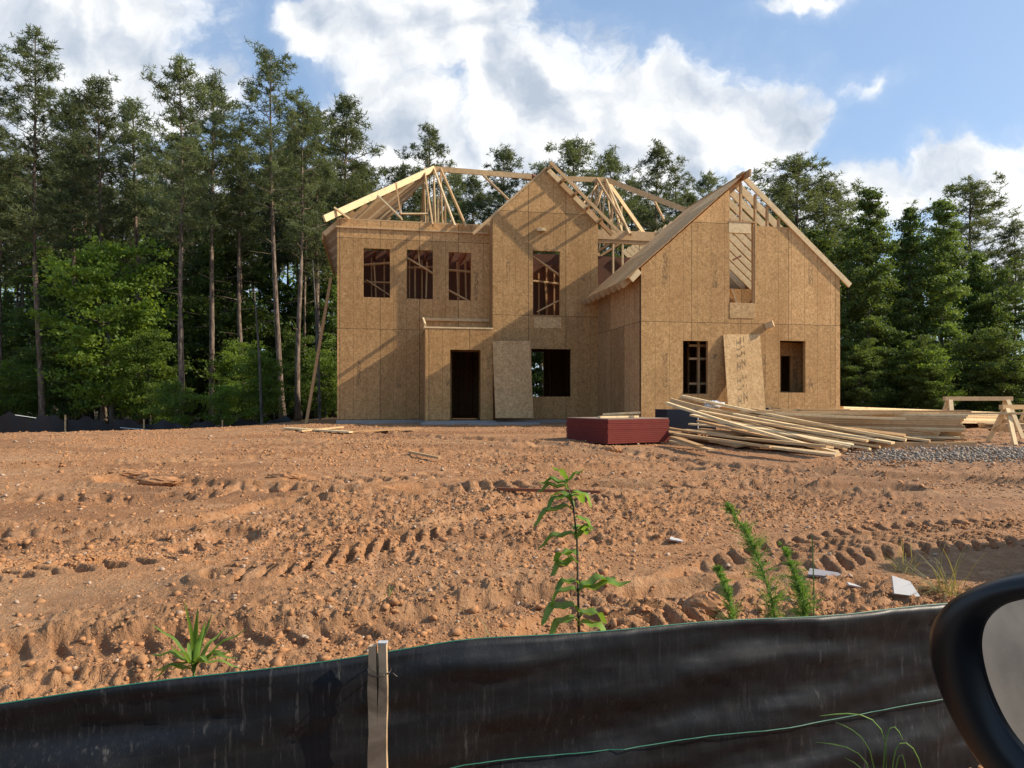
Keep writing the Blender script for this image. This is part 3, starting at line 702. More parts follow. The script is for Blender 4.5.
# dark red water proofing sheet stack with offcuts on top
def frame_box(c, ang, lx, ly, h):
    ex = Vector((math.cos(ang), math.sin(ang), 0)); ey = Vector((-math.sin(ang), math.cos(ang), 0)); return c, ex, ey
def obox(mb, c, ex, ey, x0, x1, y0, y1, z0, z1):
    vs = [c+ex*x+ey*y+Vector((0, 0, z)) for z in (z0, z1) for x, y in ((x0, y0), (x1, y0), (x1, y1), (x0, y1))]
    mb.add(vs, [(0, 3, 2, 1), (4, 5, 6, 7), (0, 1, 5, 4), (1, 2, 6, 5), (2, 3, 7, 6), (3, 0, 4, 7)])
cnr = at(608, 445); ang = R(9); c, ex, ey = frame_box(cnr, ang, 0, 0, 0)
ex = Vector((math.cos(R(6)), math.sin(R(6)), 0)); ey = Vector((-math.cos(R(38)), math.sin(R(38)), 0)); ey = Vector((-.50, .866, 0)); ex = Vector((.866, .5, 0)).lerp(Vector((1, .12, 0)), 1).normalized(); ey = Vector((-ex.y, ex.x, 0))
# near corner at the centre of the pile: short side goes right, long side goes back-left
ex = Vector((.995, .10, 0)); ey = Vector((-.36, .93, 0)); ey = Vector((-.55, .83, 0))
ex = Vector((.86, .50, 0)).normalized(); ey = Vector((-.50, .86, 0))
st = empty('sheet_stack', cnr, 0); tag(st, 'low stack of dark red edged sheets lying on the clay before the house corner', 'sheet stack')
mb = MB(); H = .48; nl = 12
for k in range(nl):
    z0 = .02+k*H/nl; j = rnd.uniform(-.008, .008)
    obox(mb, Vector((j, 0, 0)), ex, ey, 0, 1.60, 0, 1.45, z0, z0+H/nl-.004)
mb.build('red_sheets', M['stack_red'], st)
mb = MB(); obox(mb, Vector((0, 0, 0)), ex, ey,   .01, 1.59, .01, 1.44, H+.021, H+.035); mb.build('top_sheet', M['stack_top'], st)
def board(p, q, w=.09, h=.04, mat='lumber', name='lumber_board', label='', group=None, bow=0.0, twist=0.0, up=(0, 0, 1), cat='board'):
    mb = MB(); L = (Vector(q)-Vector(p)).length; mb.beam(p, q, w, h, up=up, bow=bow, seg=8 if L > 1.5 else 1, twist=twist)
    o = mb.build(name, M[mat]); tag(o, label, cat, group); return o
def on_ground(p, h): return Vector((p.x, p.y, gz(p.x, p.y)+h))
zt = cnr.z+H+.06
board((cnr.x-.12, cnr.y+.45, zt), (cnr.x+.75, cnr.y+.95, zt+.0), .09, .04, 'lumber_pale', label='short pale offcut lying flat and nearer on the red sheet stack', group=None)
board((cnr.x+.02, cnr.y+.95, zt+.045), (cnr.x+.78, cnr.y+.80, zt+.085), .09, .04, 'lumber_pale', label='short pale offcut propped across the other one on the red sheet stack')
# blue wrapped bundles
def bundle(c, ex, ey, lx, ly, h, label, strap=True):
    e = empty('wrapped_bundle', c); tag(e, label, 'bundle')
    mb = MB(); obox(mb, Vector(), ex, ey, 0, lx, 0, ly, 0, h); mb.build('wrapping', M['navy'], e)
    if strap:
        for f in (.62,):
            mb = MB(); obox(mb, Vector(), ex, ey, lx*f, lx*f+.025, -.006, ly+.006, -.0, h+.006); mb.build('strap', M['white_strap'], e)
exb = Vector((.99, .12, 0)); eyb = Vector((-.12, .99, 0))
c = at(667, 431); bundle(Vector((c.x, c.y, c.z)), exb, eyb, 1.25, .9, .52, 'dark navy wrapped bundle with white strap beside the red sheet stack')
c = at(752, 427); bundle(Vector((c.x, c.y, c.z)), exb, eyb, .82, .6, .52, 'small dark wrapped bundle below the pale leaning sheet')
# crumpled white plastic on the boards
def crumple(c, s, mat, name, label, cat, seed=0, n=10, sq=(1, 1, .6), jag=.28):
    rg = random.Random(seed); mb = MB(); vs = []; fs = []
    for i in range(n+1):
        for j in range(n*2):
            th = math.pi*i/n; ph = math.pi*j/n; r = s*(1+rg.uniform(-jag, jag))
            vs.append(Vector(c)+Vector((r*sq[0]*math.sin(th)*math.cos(ph), r*sq[1]*math.sin(th)*math.sin(ph), r*sq[2]*math.cos(th))))
    m2 = n*2
    for i in range(n):
        for j in range(m2): fs.append((i*m2+j, i*m2+(j+1) % m2, (i+1)*m2+(j+1) % m2, (i+1)*m2+j))
    mb.add(vs, fs); o = mb.build(name, mat); tag(o, label, cat); return o
crumple(pix(713, 406, 15.9), .17, M['white_plastic'], 'plastic_wrap', 'crumpled clear plastic wrap on top of the navy bundle', 'plastic wrap', 4, 10, (1.5, 1, .62))

# ---- lumber
def P2(px, py, h): return at(px, py, h)
loose = [
 # (px0,py0,h0, px1,py1,h1, width, thick, mat, label)
 (667, 403, 15.5, 838, 453, 12.35, .11, .05, 'lumber_pale', 'long pale board slanting from the navy bundle down to the clay'),
 (671, 400.5, 15.9, 759, 419.5, 15.0, .16, .10, 'lumber', 'thick pair of boards on the navy bundle above the long slanting board'),
 (682, 396, 16.2, 906, 440, 13.3, .12, .05, 'lumber_pale', 'longest pale board crossing the pile from the plastic wrap to the dunnage block'),
 (690, 401.5, 16.1, 812, 422, 14.9, .14, .06, 'lumber_brown', 'brown board lying just under the longest pale board'),
]
for a in loose:
    board(pix(a[0], a[1], a[2]), pix(a[3], a[4], a[5]), a[6], a[7], a[8], label=a[9], group='loose boards piled on the clay', bow=.03)
fan = [(692, 415, 15.2, 852, 446, 12.9), (700, 411, 15.4, 868, 441, 13.2), (712, 418, 15.0, 880, 447, 12.9), (722, 410, 15.5, 905, 436, 13.5), (735, 414, 15.2, 893, 443, 13.1), (742, 420, 14.8, 845, 449, 12.7), (752, 409, 15.6, 935, 431, 13.9), (700, 421, 14.9, 820, 447, 12.8), (730, 424, 14.6, 870, 449, 12.7), (690, 406, 15.9, 780, 417, 15.1), (760, 416, 15.0, 930, 441, 13.3), (775, 411, 15.3, 950, 424, 14.3)]
for k, (a, b, c_, d_, e_, f_) in enumerate(fan):
    board(pix(a, b, c_), pix(d_, e_, f_), (.19, .24, .14)[k % 3], .04, ('lumber_pale', 'lumber', 'lumber', 'lumber_brown')[k % 4], label='board fanned out in front of the left half of the large stack', group='boards fanned in front of the large stack', bow=.015, twist=.2*((k*7) % 3-1))
low = [(664, 431, 742, 446), (668, 428, 760, 441), (673, 437, 700, 446), (676, 434, 772, 447), (684, 430, 790, 443), (690, 436, 800, 449),
       (700, 429, 812, 441), (704, 433, 830, 447), (712, 441, 836, 452), (720, 427, 842, 440), (735, 431, 850, 444), (745, 438, 824, 446), (760, 429, 866, 441), (672, 441, 712, 450), (762, 446, 838, 455), (690, 424, 800, 434), (720, 422, 850, 434)]
rnd = random.Random(9)
for k, (a, b, c_, d_) in enumerate(low):
    h = .045+.05*(k % 4)
    board(P2(a, b, h), P2(c_, d_, h*.8), rnd.choice((.14, .19, .19, .24)), .038, rnd.choice(('lumber', 'lumber_pale', 'lumber_brown', 'lumber')), label='board in the low loose pile between the red sheets and the lumber stack', group='low pile of boards on the clay', bow=rnd.uniform(-.01, .03), twist=rnd.uniform(-.15, .15))
def stack(name, p0, p1, depth, base, layers, cols, label, mat_pool, bh=.04, seed=1, dun=True):
    """long stack of boards from p0 to p1 (front bottom edge), one child per board"""
    rg = random.Random(seed); p0 = Vector(p0); p1 = Vector(p1); ex = (p1-p0); L = ex.length; ex.normalize(); ey = Vector((-ex.y, ex.x, 0)).normalized()
    e = empty(name, p0); tag(e, label, 'lumber stack')
    for k in range(layers):
        for j in range(cols):
            x0 = rg.uniform(0, .10)+(.35 if rg.random() < .12 else 0); x1 = L-rg.uniform(0, .16)-(.4 if rg.random() < .1 else 0)
            y = (j+.5)*depth/cols+rg.uniform(-.012, .012); z = base+bh*(k+.5)*1.03
            if k == layers-1: y += rg.uniform(-.05, .05)
            mb = MB(); mb.beam(ex*x0+ey*y+Vector((0, 0, z)), ex*x1+ey*(y+rg.uniform(-.01, .01))+Vector((0, 0, z)), depth/cols*.96, bh*.96, seg=4, bow=rg.uniform(-.004, .006)); mb.build('board', M[rg.choice(mat_pool)], e)
    if dun:
        for f in (.12, .5, .86):
            mb = MB(); mb.beam(ex*(L*f)+ey*(-.15)+Vector((0, 0, base/2-.005)), ex*(L*f)+ey*(depth+.1)+Vector((0, 0, base/2-.005)), .12, base-.015); mb.build('dunnage', M['lumber_red'], e)
    return e
a = at(905, 449); b_ = at(760, 443)
pR = Vector((at(970, 447).x, at(970, 447).y, 0)); pL = Vector((at(742, 440).x, at(742, 440).y+.3, 0))
zg = gz(7, 14)
stack('lumber_stack', (pL.x, pL.y, zg+.0), (pR.x, pR.y, zg-.03), 1.1, .12, 12, 5, 'large strapped stack of boards resting on dunnage above the gravel', ['lumber', 'lumber', 'lumber_brown', 'lumber_pale'], .042, 2)
for k, (a, b, h0, c2, d2, h1, w, mt, lb) in enumerate([
  (742, 411.5, 14.3, 1060, 413.5, 14.0, .14, 'lumber', 'very long board lying on the large stack and reaching past the sawhorses'),
  (800, 410.3, 14.9, 968, 411.2, 14.8, .24, 'lumber_brown', 'wide brown board on the large stack behind the very long board'),
  (776, 413.3, 14.0, 905, 419, 13.35, .14, 'lumber_pale', 'pale board lying along the front top edge of the large stack'),
  (770, 409.3, 15.1, 848, 410, 15.0, .2, 'lumber', 'short wide board near the left end of the large stack')]):
    board(pix(a, b, h0), pix(c2, d2, h1), w, .04, mt, label=lb, group='boards laid on the large stack', bow=.01)
pL = at(838, 426); pR = at(1010, 426)
stack('lumber_stack', (pL.x, pL.y, pL.z), (pR.x, pR.y, pR.z), 1.2, .10, 10, 4, 'pale stack of boards behind the large one, beyond the sawhorse', ['lumber_pale', 'lumber_pale', 'lumber'], .045, 5)
pL = at(985, 432); pR = at(1120, 434)
stack('lumber_stack', (pL.x, pL.y, pL.z), (pR.x, pR.y, pR.z), 1.0, .10, 4, 4, 'low stack of pale boards at the right edge behind the sawhorses', ['lumber_pale', 'lumber'], .045, 6)
c = at(856, 447); mb = MB(); obox(mb, c, Vector((1, .1, 0)), Vector((-.1, 1, 0)), -.16, .42, -.1, .3, 0, .15); o = mb.build('dunnage_block', M['lumber_red']); tag(o, 'dark weathered timber block on the ground at the front of the stack', 'timber block')
c = at(925, 449); mb = MB(); obox(mb, c, Vector((1, .02, 0)), Vector((0, 1, 0)), -.95, .95, -.05, .1, 0, .13); o = mb.build('dunnage_block', M['lumber_brown']); tag(o, 'long brown timber lying at the foot of the large stack by the gravel', 'timber block')
# sawhorses
def sawhorse(c, ang, L, H_, label, wid=.62):
    e = empty('sawhorse', c, ang); tag(e, label, 'sawhorse', 'sawhorses beside the lumber stacks')
    mb = MB(); mb.beam((-L/2, 0, H_), (L/2, 0, H_), .09, .09); mb.build('top_rail', M['lumber'], e)
    for sx in (-1, 1):
        for sy in (-1, 1):
            mb = MB(); mb.beam((sx*(L/2-.12), sy*.03, H_-.03), (sx*(L/2-.0), sy*wid/2, 0), .04, .09, up=(1, 0, 0)); mb.build('leg', M['lumber_pale'], e)
        mb = MB(); mb.beam((sx*(L/2-.055), -wid*.30, H_*.42), (sx*(L/2-.055), wid*.30, H_*.42), .03, .09); mb.build('crosspiece', M['lumber'], e)
c = at(978, 438); sawhorse(Vector((c.x, c.y, c.z)), R(4), 1.55, .86, 'sawhorse behind the large stack, its rail parallel to the boards')
c = at(1021, 444); sawhorse(Vector((c.x, c.y, c.z)), R(14), 1.0, .74, 'sawhorse cut by the right edge of the photo, with splayed front legs')
c = at(1040, 432); sawhorse(Vector((c.x, c.y, c.z)), R(4), 1.2, .86, 'farthest sawhorse, behind the other two at the right edge')
# planks on the ground left of the house
for k, (a, b, c2, d2, w, mt, lb) in enumerate([(285, 428, 352, 432, .2, 'lumber_pale', 'pale plank lying flat on the clay left of the house corner'), (300, 431, 342, 427, .14, 'lumber', 'plank lying across the pale one left of the house corner'),
        (346, 432, 420, 428, .14, 'lumber_brown', 'brown plank on the clay along the foot of the front wall'), (498, 489, 600, 492, .05, 'lumber_red', 'thin dark stick lying on the clay beyond the tall weed'),
        (410, 452, 440, 458, .06, 'lumber_brown', 'small stick on the clay before the porch')]):
    p = at(a, b, .07); q = at(c2, d2, .07); board(p, q, w, .035, mt, label=lb)
# brace pole leaning at the left corner
p = at(306, 424); q = world((-.2, 1.2, ZT-1.7)); q = world(hp(331, 278, .9))
board((p.x, p.y, p.z-.03), q, .09, .05, 'lumber_brown', name='brace_pole', label='long slanting timber brace leaning on the left corner of the house', cat='brace', up=(0, 1, 0))
q2 = at(334, 424)

# ------------------------------------------------------------------ trees
def leaf_mat(name, c1, c2, trans=.35, gloss=.3):
    m, t, b = new_mat(name); t.n.remove(b); out = t.n['Material Output']
    o = t.obj(); n = t.noise(o, .7, 3); n2 = t.noise(o, 9, 2); oi = t.n.new('ShaderNodeObjectInfo').outputs['Random']
    f = t.m('ADD', t.m('MULTIPLY', t.sstep(n, .35, .65), .5), t.m('MULTIPLY', n2, .5))
    c = t.mix(f, c1, c2)
    k = t.m('ADD', .78, t.m('MULTIPLY', oi, .44)); vv = t.v('SCALE', c); t.set(vv.node.inputs['Scale'], k)
    d = t.n.new('ShaderNodeBsdfPrincipled'); t.set(d.inputs['Base Color'], vv); d.inputs['Roughness'].default_value = .55; d.inputs['Specular IOR Level'].default_value = gloss
    tr = t.n.new('ShaderNodeBsdfTranslucent'); t.set(tr.inputs[0], t.mix(1.0, vv, (1.5, 1.35, .6), 'MULTIPLY'))
    mx = t.n.new('ShaderNodeMixShader'); mx.inputs[0].default_value = trans
    t.l.new(d.outputs[0], mx.inputs[1]); t.l.new(tr.outputs[0], mx.inputs[2]); t.l.new(mx.outputs[0], out.inputs[0]); return m
M['pine'] = leaf_mat('pine_needles', (.065, .092, .046), (.165, .20, .095), .42, .3)
M['leaf'] = leaf_mat('broad_leaves', (.08, .14, .025), (.21, .31, .055), .5, .35)
M['leaf_mid'] = leaf_mat('poplar_leaves', (.075, .125, .035), (.16, .24, .065), .4, .3)
M['leaf_dk'] = leaf_mat('dark_leaves', (.055, .095, .028), (.13, .19, .05), .45, .3)
def bark(name, c1, c2):
    m, t, b = new_mat(name); o = t.obj(); n = t.noise(t.scale(o, (9, 9, 2.2)), 1.0, 5, .6)
    c = t.ramp(n, [(.35, c1), (.65, c2)]); t.set(b.inputs['Base Color'], c); b.inputs['Roughness'].default_value = .95; b.inputs['Specular IOR Level'].default_value = .1
    t.set(b.inputs['Normal'], t.bump(n, .8, .03)); return m
M['bark'] = bark('pine_bark', (.07, .05, .037), (.26, .20, .155)); M['bark_g'] = bark('grey_bark', (.06, .055, .045), (.17, .155, .125))
def needle_tufts(cent, size, k, rng):
    """k thin blades radiating from every centre"""
    n = len(cent); d = rng.normal(size=(n, k, 3)); d[..., 2] = d[..., 2]*.8+.35; d /= np.linalg.norm(d, axis=-1, keepdims=True)
    L = size*rng.uniform(.6, 1.1, (n, k, 1)); sd_ = np.cross(d, rng.normal(size=(n, k, 3))); sd_ /= np.linalg.norm(sd_, axis=-1, keepdims=True)
    c = cent[:, None, :]; w = size*.13
    a = c+sd_*w*.5; b = c-sd_*w*.5; t1 = c+d*L+sd_*w*.35; t2 = c+d*L-sd_*w*.35
    V = np.stack([a, b, t2, t1], 2).reshape(-1, 3); return V, np.arange(len(V)).reshape(-1, 4)
def leaves(cent, size, rng, flat=.5):
    n = len(cent); nr = rng.normal(size=(n, 3)); nr[:, 2] += flat*2; nr /= np.linalg.norm(nr, axis=1, keepdims=True)
    a = np.cross(nr, rng.normal(size=(n, 3))); a /= np.linalg.norm(a, axis=1, keepdims=True); b = np.cross(nr, a)
    s = size*rng.uniform(.6, 1.25, (n, 1)); V = np.stack([cent+a*s, cent+b*s*.6, cent-a*s, cent-b*s*.6], 1).reshape(-1, 3)
    return V, np.arange(n*4).reshape(-1, 4)
def pine(seed, H, crown0=.5, rad=2.2, dens=1.0, r0=.17):
    rng = np.random.default_rng(seed); rg = random.Random(seed)
    e = empty('pine_tree', (0, 0, 0)); mb = MB(); n = 14; cx = rg.uniform(-.5, .5); cy = rg.uniform(-.4, .4)
    def tp(f): return Vector((cx*math.sin(f*2.6)*.8+.06*math.sin(f*9+seed), cy*math.sin(f*2.2), H*f))
    mb.tube([tp(k/n) for k in range(n+1)], [r0*(1-.86*(k/n)**1.15)+(.06 if k == 0 else 0) for k in range(n+1)], 8)
    mb.build('trunk', M['bark'], e, smooth=True)
    bm_ = MB(); cents = []
    nb = int(58*dens); 
    for i in range(nb):
        f = crown0+(1-crown0)*(i+rg.random())/nb*.99; g = (f-crown0)/(1-crown0)
        L = rad*(.25+1.0*math.sin(math.pi*min(1, .18+.78*g))**.8)*rg.uniform(.45, 1.15)*(1 if g < .8 else .8)
        if g > .93: L *= .55
        az = i*2.4+rg.uniform(-.5, .5); tilt = rg.uniform(-.15, .45)+g*.5; p = tp(f); d = Vector((math.cos(az)*math.cos(tilt), math.sin(az)*math.cos(tilt), math.sin(tilt)))
        pts = [p+d*(L*s)+Vector((0, 0, .12*L*s*s)) for s in (0, .5, 1)]
        bm_.tube(pts, [.035*(1.1-g*.6), .02, .008], 4, cap=False)
        for s in range(2+int(2.2*L)):
            q = 1.02 if s == 0 else rg.uniform(.42, 1.0); c = pts[0].lerp(pts[2], q); sp_ = .30*L*(1.1-q*.5)
            c = c+Vector((rg.gauss(0, sp_), rg.gauss(0, sp_), rg.gauss(0, .12)+.08)); tw = rg.uniform(.13, .24)
            for _ in range(rg.randint(6, 11)): cents.append(c+Vector((rg.gauss(0, tw), rg.gauss(0, tw), rg.gauss(0, tw*.55))))
    for i in range(12):           # dead stubs below the crown
        f = rg.uniform(.28, crown0); az = rg.uniform(0, 6.28); L = rg.uniform(.4, 1.5); p = tp(f); bm_.tube([p, p+Vector((math.cos(az)*L, math.sin(az)*L, rg.uniform(-.2, .3)))], [.02, .005], 3, cap=False)
    bm_.build('branches', M['bark'], e)
    V, Fc = needle_tufts(np.array([tuple(c) for c in cents]), .25, 8, rng); np_mesh('crown', V, Fc, M['pine'], e)
    return e
def broad(seed, H, rad, crown0=.12, n_leaf=9000, mat='leaf', lsize=.11, r0=.11, shape='round', name='broadleaf_tree'):
    rng = np.random.default_rng(seed); rg = random.Random(seed); e = empty(name, (0, 0, 0)); n = 8
    cx = rg.uniform(-.4, .4)
    def tp(f): return Vector((cx*f*f+.08*math.sin(f*7+seed), .1*math.sin(f*5), H*f))
    mb = MB(); mb.tube([tp(k/n*.95) for k in range(n+1)], [r0*(1-.85*k/n)+(.03 if k == 0 else 0) for k in range(n+1)], 7); mb.build('trunk', M['bark_g'], e, smooth=True)
    bm_ = MB(); C = []; W_ = []
    nb = int(26+H*2.2)
    for i in range(nb):
        f = crown0+(1-crown0)*(i+rg.random())/nb; g = (f-crown0)/(1-crown0)
        pr = {'round': math.sin(math.pi*(.12+.8*g))**.6, 'cone': (1-g)**.75*.9+.12, 'column': .75*math.sin(math.pi*(.2+.72*g))**.5+.1}[shape]
        L = rad*pr*rg.uniform(.55, 1.12); az = i*2.4+rg.uniform(-.6, .6); tilt = rg.uniform(.05, .6)
        p = tp(f*.95); d = Vector((math.cos(az)*math.cos(tilt), math.sin(az)*math.cos(tilt), math.sin(tilt))); q = p+d*L-Vector((0, 0, .10*L*L*.3))
        bm_.tube([p, p.lerp(q, .5)+Vector((0, 0, .07*L)), q], [.03, .018, .006], 4, cap=False)
        m = max(3, int(L*4))
        for s in range(m):
            c = p.lerp(q, rg.uniform(.3, 1.05)); C.append(c+Vector((rg.gauss(0, .14*L), rg.gauss(0, .14*L), rg.gauss(0, .10*L)))); W_.append(rg.uniform(.22, .55))
    bm_.build('branches', M['bark_g'], e)
    C = np.array([tuple(c) for c in C]); W_ = np.array(W_); idx = rng.integers(0, len(C), n_leaf)
    pts = C[idx]+rng.normal(size=(n_leaf, 3))*W_[idx][:, None]*np.array([.6, .6, .26])
    V, Fc = leaves(pts, lsize, rng); np_mesh('crown', V, Fc, M[mat], e); return e
pines = [pine(11, 20, .50, 1.75, .95), pine(12, 19, .56, 1.5, .85), pine(13, 21, .46, 1.8, 1.0), pine(14, 18, .62, 1.4, .75), pine(15, 20, .55, 1.9, .65), pine(16, 17, .45, 2.3, 1.0, .2)]
PH = [20, 19, 21, 18, 20, 17]
broads = [broad(21, 7, 2.4, .08, 20000, 'leaf', .078), broad(22, 5, 2.0, .06, 13000, 'leaf', .07, .07), broad(23, 9, 2.6, .1, 24000, 'leaf_dk', .085, .13),
          broad(24, 15, 2.7, .06, 34000, 'leaf_mid', .095, .18, 'cone'), broad(25, 14, 2.2, .05, 30000, 'leaf_mid', .09, .16, 'cone'), broad(26, 13, 3.6, .08, 34000, 'leaf_dk', .10, .2, 'round'), broad(27, 3, 1.5, .03, 8000, 'leaf', .06, .05)]
BH = [7, 5, 9, 15, 14, 13, 3]
used = {}
def plant(lib, i, px, d, H, Hs, label, cat, group=None, rz=None, lean=0.0, wide=1.0, key=None):
    src = lib[i]
    if (id(lib), i) not in used: used[(id(lib), i)] = 1; o = src
    else: o = copy_tree(src)
    x = (px-CX)/F*d; s = H/Hs[i]; rg = random.Random(int(px*7+d*13))
    o.location = (x, d, gz(x, d)-.05); o.scale = (s*wide, s*wide, s); o.rotation_euler = (R(rg.uniform(-1.2, 1.2)), R(lean+rg.uniform(-1, 1)), rg.uniform(0, 6.28) if rz is None else rz)
    tag(o, label, cat, group); return o
def Hof(py, d, x): return (HY-py)/F*d-gz(x, d)
# front row of pines, left wood: (px, top py, depth, prototype, label)
front = [(42, 36, 33, 2, 'tallest pine, near the left edge of the wood'), (-8, 60, 32, 0, 'pine cut by the left edge of the photo'), (104, 84, 34, 1, 'slim dark pine right of the tallest one at the left'),
         (181, 62, 30, 0, 'pine with a long bare sunlit trunk standing clear at the wood edge'), (212, 78, 34, 1, 'dark pine just right of the long bare sunlit trunk'), (283, 58, 33, 4, 'open crowned tall pine left of the slanting brace'),
         (338, 98, 35, 3, 'pine rising just left of the house corner'), (140, 105, 38, 3, 'shorter pine in the dip between the two tallest left groups'), (297, 104, 30, 1, 'pine with a pale slender trunk left of the house brace'),
         (245, 125, 36, 3, 'shorter pine filling the gap left of the open crowned one'), (75, 96, 37, 0, 'pine close behind the tallest one'), (318, 120, 38, 5, 'bushier pine behind the one next to the house corner')]
for (px, py, d, i, lb) in front:
    plant(pines, i, px, d, Hof(py, d, (px-CX)/F*d), PH, lb, 'pine tree', 'pines along the front of the left wood')
rg = random.Random(77)
for k in range(56):
    px = -60+k*7.9+rg.uniform(-5, 5); d = rg.uniform(38, 56); py = 140+40*abs(math.sin(px*.03+1))+rg.uniform(-20, 40)
    if px > 330: py = max(py, 165)
    i = rg.choice((1, 3, 3, 4, 1)); plant(pines, i, px, d, max(9, Hof(py, d, (px-CX)/F*d)), PH, 'thin pine deeper in the wood left of the house', 'pine tree', 'pines deeper in the left wood', wide=rg.uniform(.8, 1.1))
mid = [(430, 128, 44, 2, 'tallest pine behind the hip end of the roof frame'), (398, 170, 46, 5, 'low pine left of the tallest one behind the roof frame'), (503, 150, 50, 1, 'pine behind the ridge board between the roof peaks'), (478, 178, 52, 3, 'small pine left of the one behind the ridge board'),
       (575, 144, 50, 5, 'rounded pine just right of the gable peak'), (612, 153, 52, 1, 'slim pine above the right hand roof frame'), (655, 145, 48, 0, 'pine standing alone against the cloud left of the wing roof'), (708, 176, 58, 3, 'small pine top above the wing roof slope'),
       (540, 165, 55, 0, 'pine hidden behind the gable peak'), (675, 172, 56, 4, 'low pine top right of the lone one by the wing roof'), (455, 176, 55, 0, 'pine right of the tallest one behind the roof frame'), (637, 178, 58, 3, 'small pine between the slim one and the lone one')]
for (px, py, d, i, lb) in mid: plant(pines, i, px, d, Hof(py, d, (px-CX)/F*d), PH, lb, 'pine tree', 'pines behind the house')
for k in range(22):
    px = 345+k*21+rg.uniform(-9, 9); d = rg.uniform(52, 66); py = 205+rg.uniform(-18, 15); i = rg.randrange(5)
    plant(pines, i, px, d, Hof(py, d, (px-CX)/F*d), PH, 'pine in the rear rows behind the house', 'pine tree', 'pines in the rear rows behind the house')
right = [(798, 163, 40, 5, 'spreading pine directly right of the wing gable peak'), (775, 178, 44, 0, 'pine half hidden behind the wing gable'), (824, 185, 42, 5, 'pine between the wing roof and the first pointed green tree'), (972, 184, 40, 5, 'round topped pine between the pointed green trees and the right edge'), (1015, 222, 38, 0, 'dark pine at the right edge of the photo'),
         (1045, 205, 40, 2, 'pine just beyond the right edge')]
for (px, py, d, i, lb) in right: plant(pines, i, px, d, Hof(py, d, (px-CX)/F*d), PH, lb, 'pine tree', 'pines right of the house', wide=1.25 if i == 5 else 1)
rb = [(872, 176, 33, 3, 'pointed green tree right of the house, tallest of its row', 'cone'), (908, 198, 34, 4, 'pointed narrow green tree second from the house', ''), (943, 190, 34, 3, 'dense pointed green tree third from the house', ''), (850, 232, 37, 5, 'dark leafy tree touching the wing corner', ''),
      (890, 300, 35, 5, 'dark leafy tree below the two pointed ones', ''), (995, 262, 36, 5, 'broad leafy tree near the right edge', ''), (1050, 240, 36, 3, 'leafy tree beyond the right edge', ''), (935, 350, 31, 1, 'small bright green tree before the dense pointed one', '')]
for (px, py, d, i, lb, s) in rb:
    plant(broads, i, px, d, Hof(py, d, (px-CX)/F*d), BH, lb, 'leafy tree', 'leafy trees right of the house', wide=.9 if i != 4 else .8)
for k in range(12):
    px = 845+k*19+rg.uniform(-6, 6); d = rg.uniform(27.5, 33); i = 2; 
    d += 3; H_ = rg.uniform(2.0, 4.5); plant(broads, i, px, d, H_, BH, 'undergrowth tree below the taller trees right of the house', 'leafy tree', 'undergrowth trees right of the house')
# undergrowth of the left wood
ub = [(112, 240, 33, 0, 'tall bright green leafy tree below the left pines'), (70, 300, 34, 2, 'bright green bush tree at the left wood edge'), (150, 330, 32, 0, 'low bright leafy tree left of the sunlit trunk'), (240, 340, 34.5, 0, 'leafy tree midway along the left wood'),
      (262, 350, 28.5, 1, 'bright loose bush beside the slender pale trunk'), (222, 385, 29, 6, 'low bush between the sunlit trunk and the slender one'), (34, 345, 36, 2, 'dark green leafy tree near the left edge'), (6, 362, 33, 1, 'leafy tree at the left edge of the wood'), (325, 350, 34, 1, 'leafy tree behind the slanting brace'),
      (205, 318, 40, 2, 'dark leafy tree behind the sunlit trunk'), (296, 330, 40, 2, 'dark leafy tree behind the slender trunk'), (350, 380, 33, 6, 'low bush showing past the house corner'), (175, 383, 28.5, 6, 'low bush at the foot of the sunlit trunk')]
for (px, py, d, i, lb) in ub: plant(broads, i, px, d, Hof(py, d, (px-CX)/F*d), BH, lb, 'leafy tree', 'leafy trees in the left wood')
for k in range(34):
    px = -60+k*15+rg.uniform(-8, 8); d = rg.uniform(38, 56); i = rg.choice((2, 2, 3, 4, 5)); py = rg.uniform(225, 320)
    plant(broads, i, px, d, Hof(py, d, (px-CX)/F*d), BH, 'shaded leafy tree among the trunks of the left wood', 'leafy tree', 'shaded leafy trees in the left wood')
for k in range(14):
    px = 380+k*46+rg.uniform(-10, 10); d = rg.uniform(36, 48); i = rg.choice((2, 5, 3)); py = rg.uniform(215, 270)
    plant(broads, i, px, d, Hof(py, d, (px-CX)/F*d), BH, 'leafy tree in the wood behind the house', 'leafy tree', 'leafy trees behind the house')
# slender bare saplings at the left wood edge
for (px, py, d, lb) in ((262, 290, 27.5, 'leaning bare sapling stem beside the bright low bush'), (320, 260, 29, 'bare sapling stem left of the slanting brace')):
    x = (px-CX)/F*d; H_ = Hof(py, d, x); mb = MB(); mb.tube([(0, 0, -.1), (-.1, 0, H_*.5), (-.3, 0, H_)], [.06, .045, .02], 6); o = mb.build('sapling', M['bark_g']); o.location = (x, d, gz(x, d)); tag(o, lb, 'sapling')
# far wood as one mass
def far_wood():
    rng = np.random.default_rng(3); n = 52000
    px = rng.uniform(-260, 1300, n); d = rng.uniform(60, 84, n); x = (px-CX)/F*d
    top = (HY-(250+25*np.sin(px*.02)+18*np.sin(px*.071+2)+10*np.sin(px*.19)))/F*d+.9
    h = top*rng.uniform(0, 1, n)**.8
    P = np.stack([x, d, -1.2+h], 1)+rng.normal(0, .25, (n, 3)); V, Fc = leaves(P, .30, rng, .2)
    tag(np_mesh('distant_wood', V, Fc, M['leaf_mid']), 'dark mass of the wood far behind the house and the pines', 'wood', kind='stuff')
far_wood()

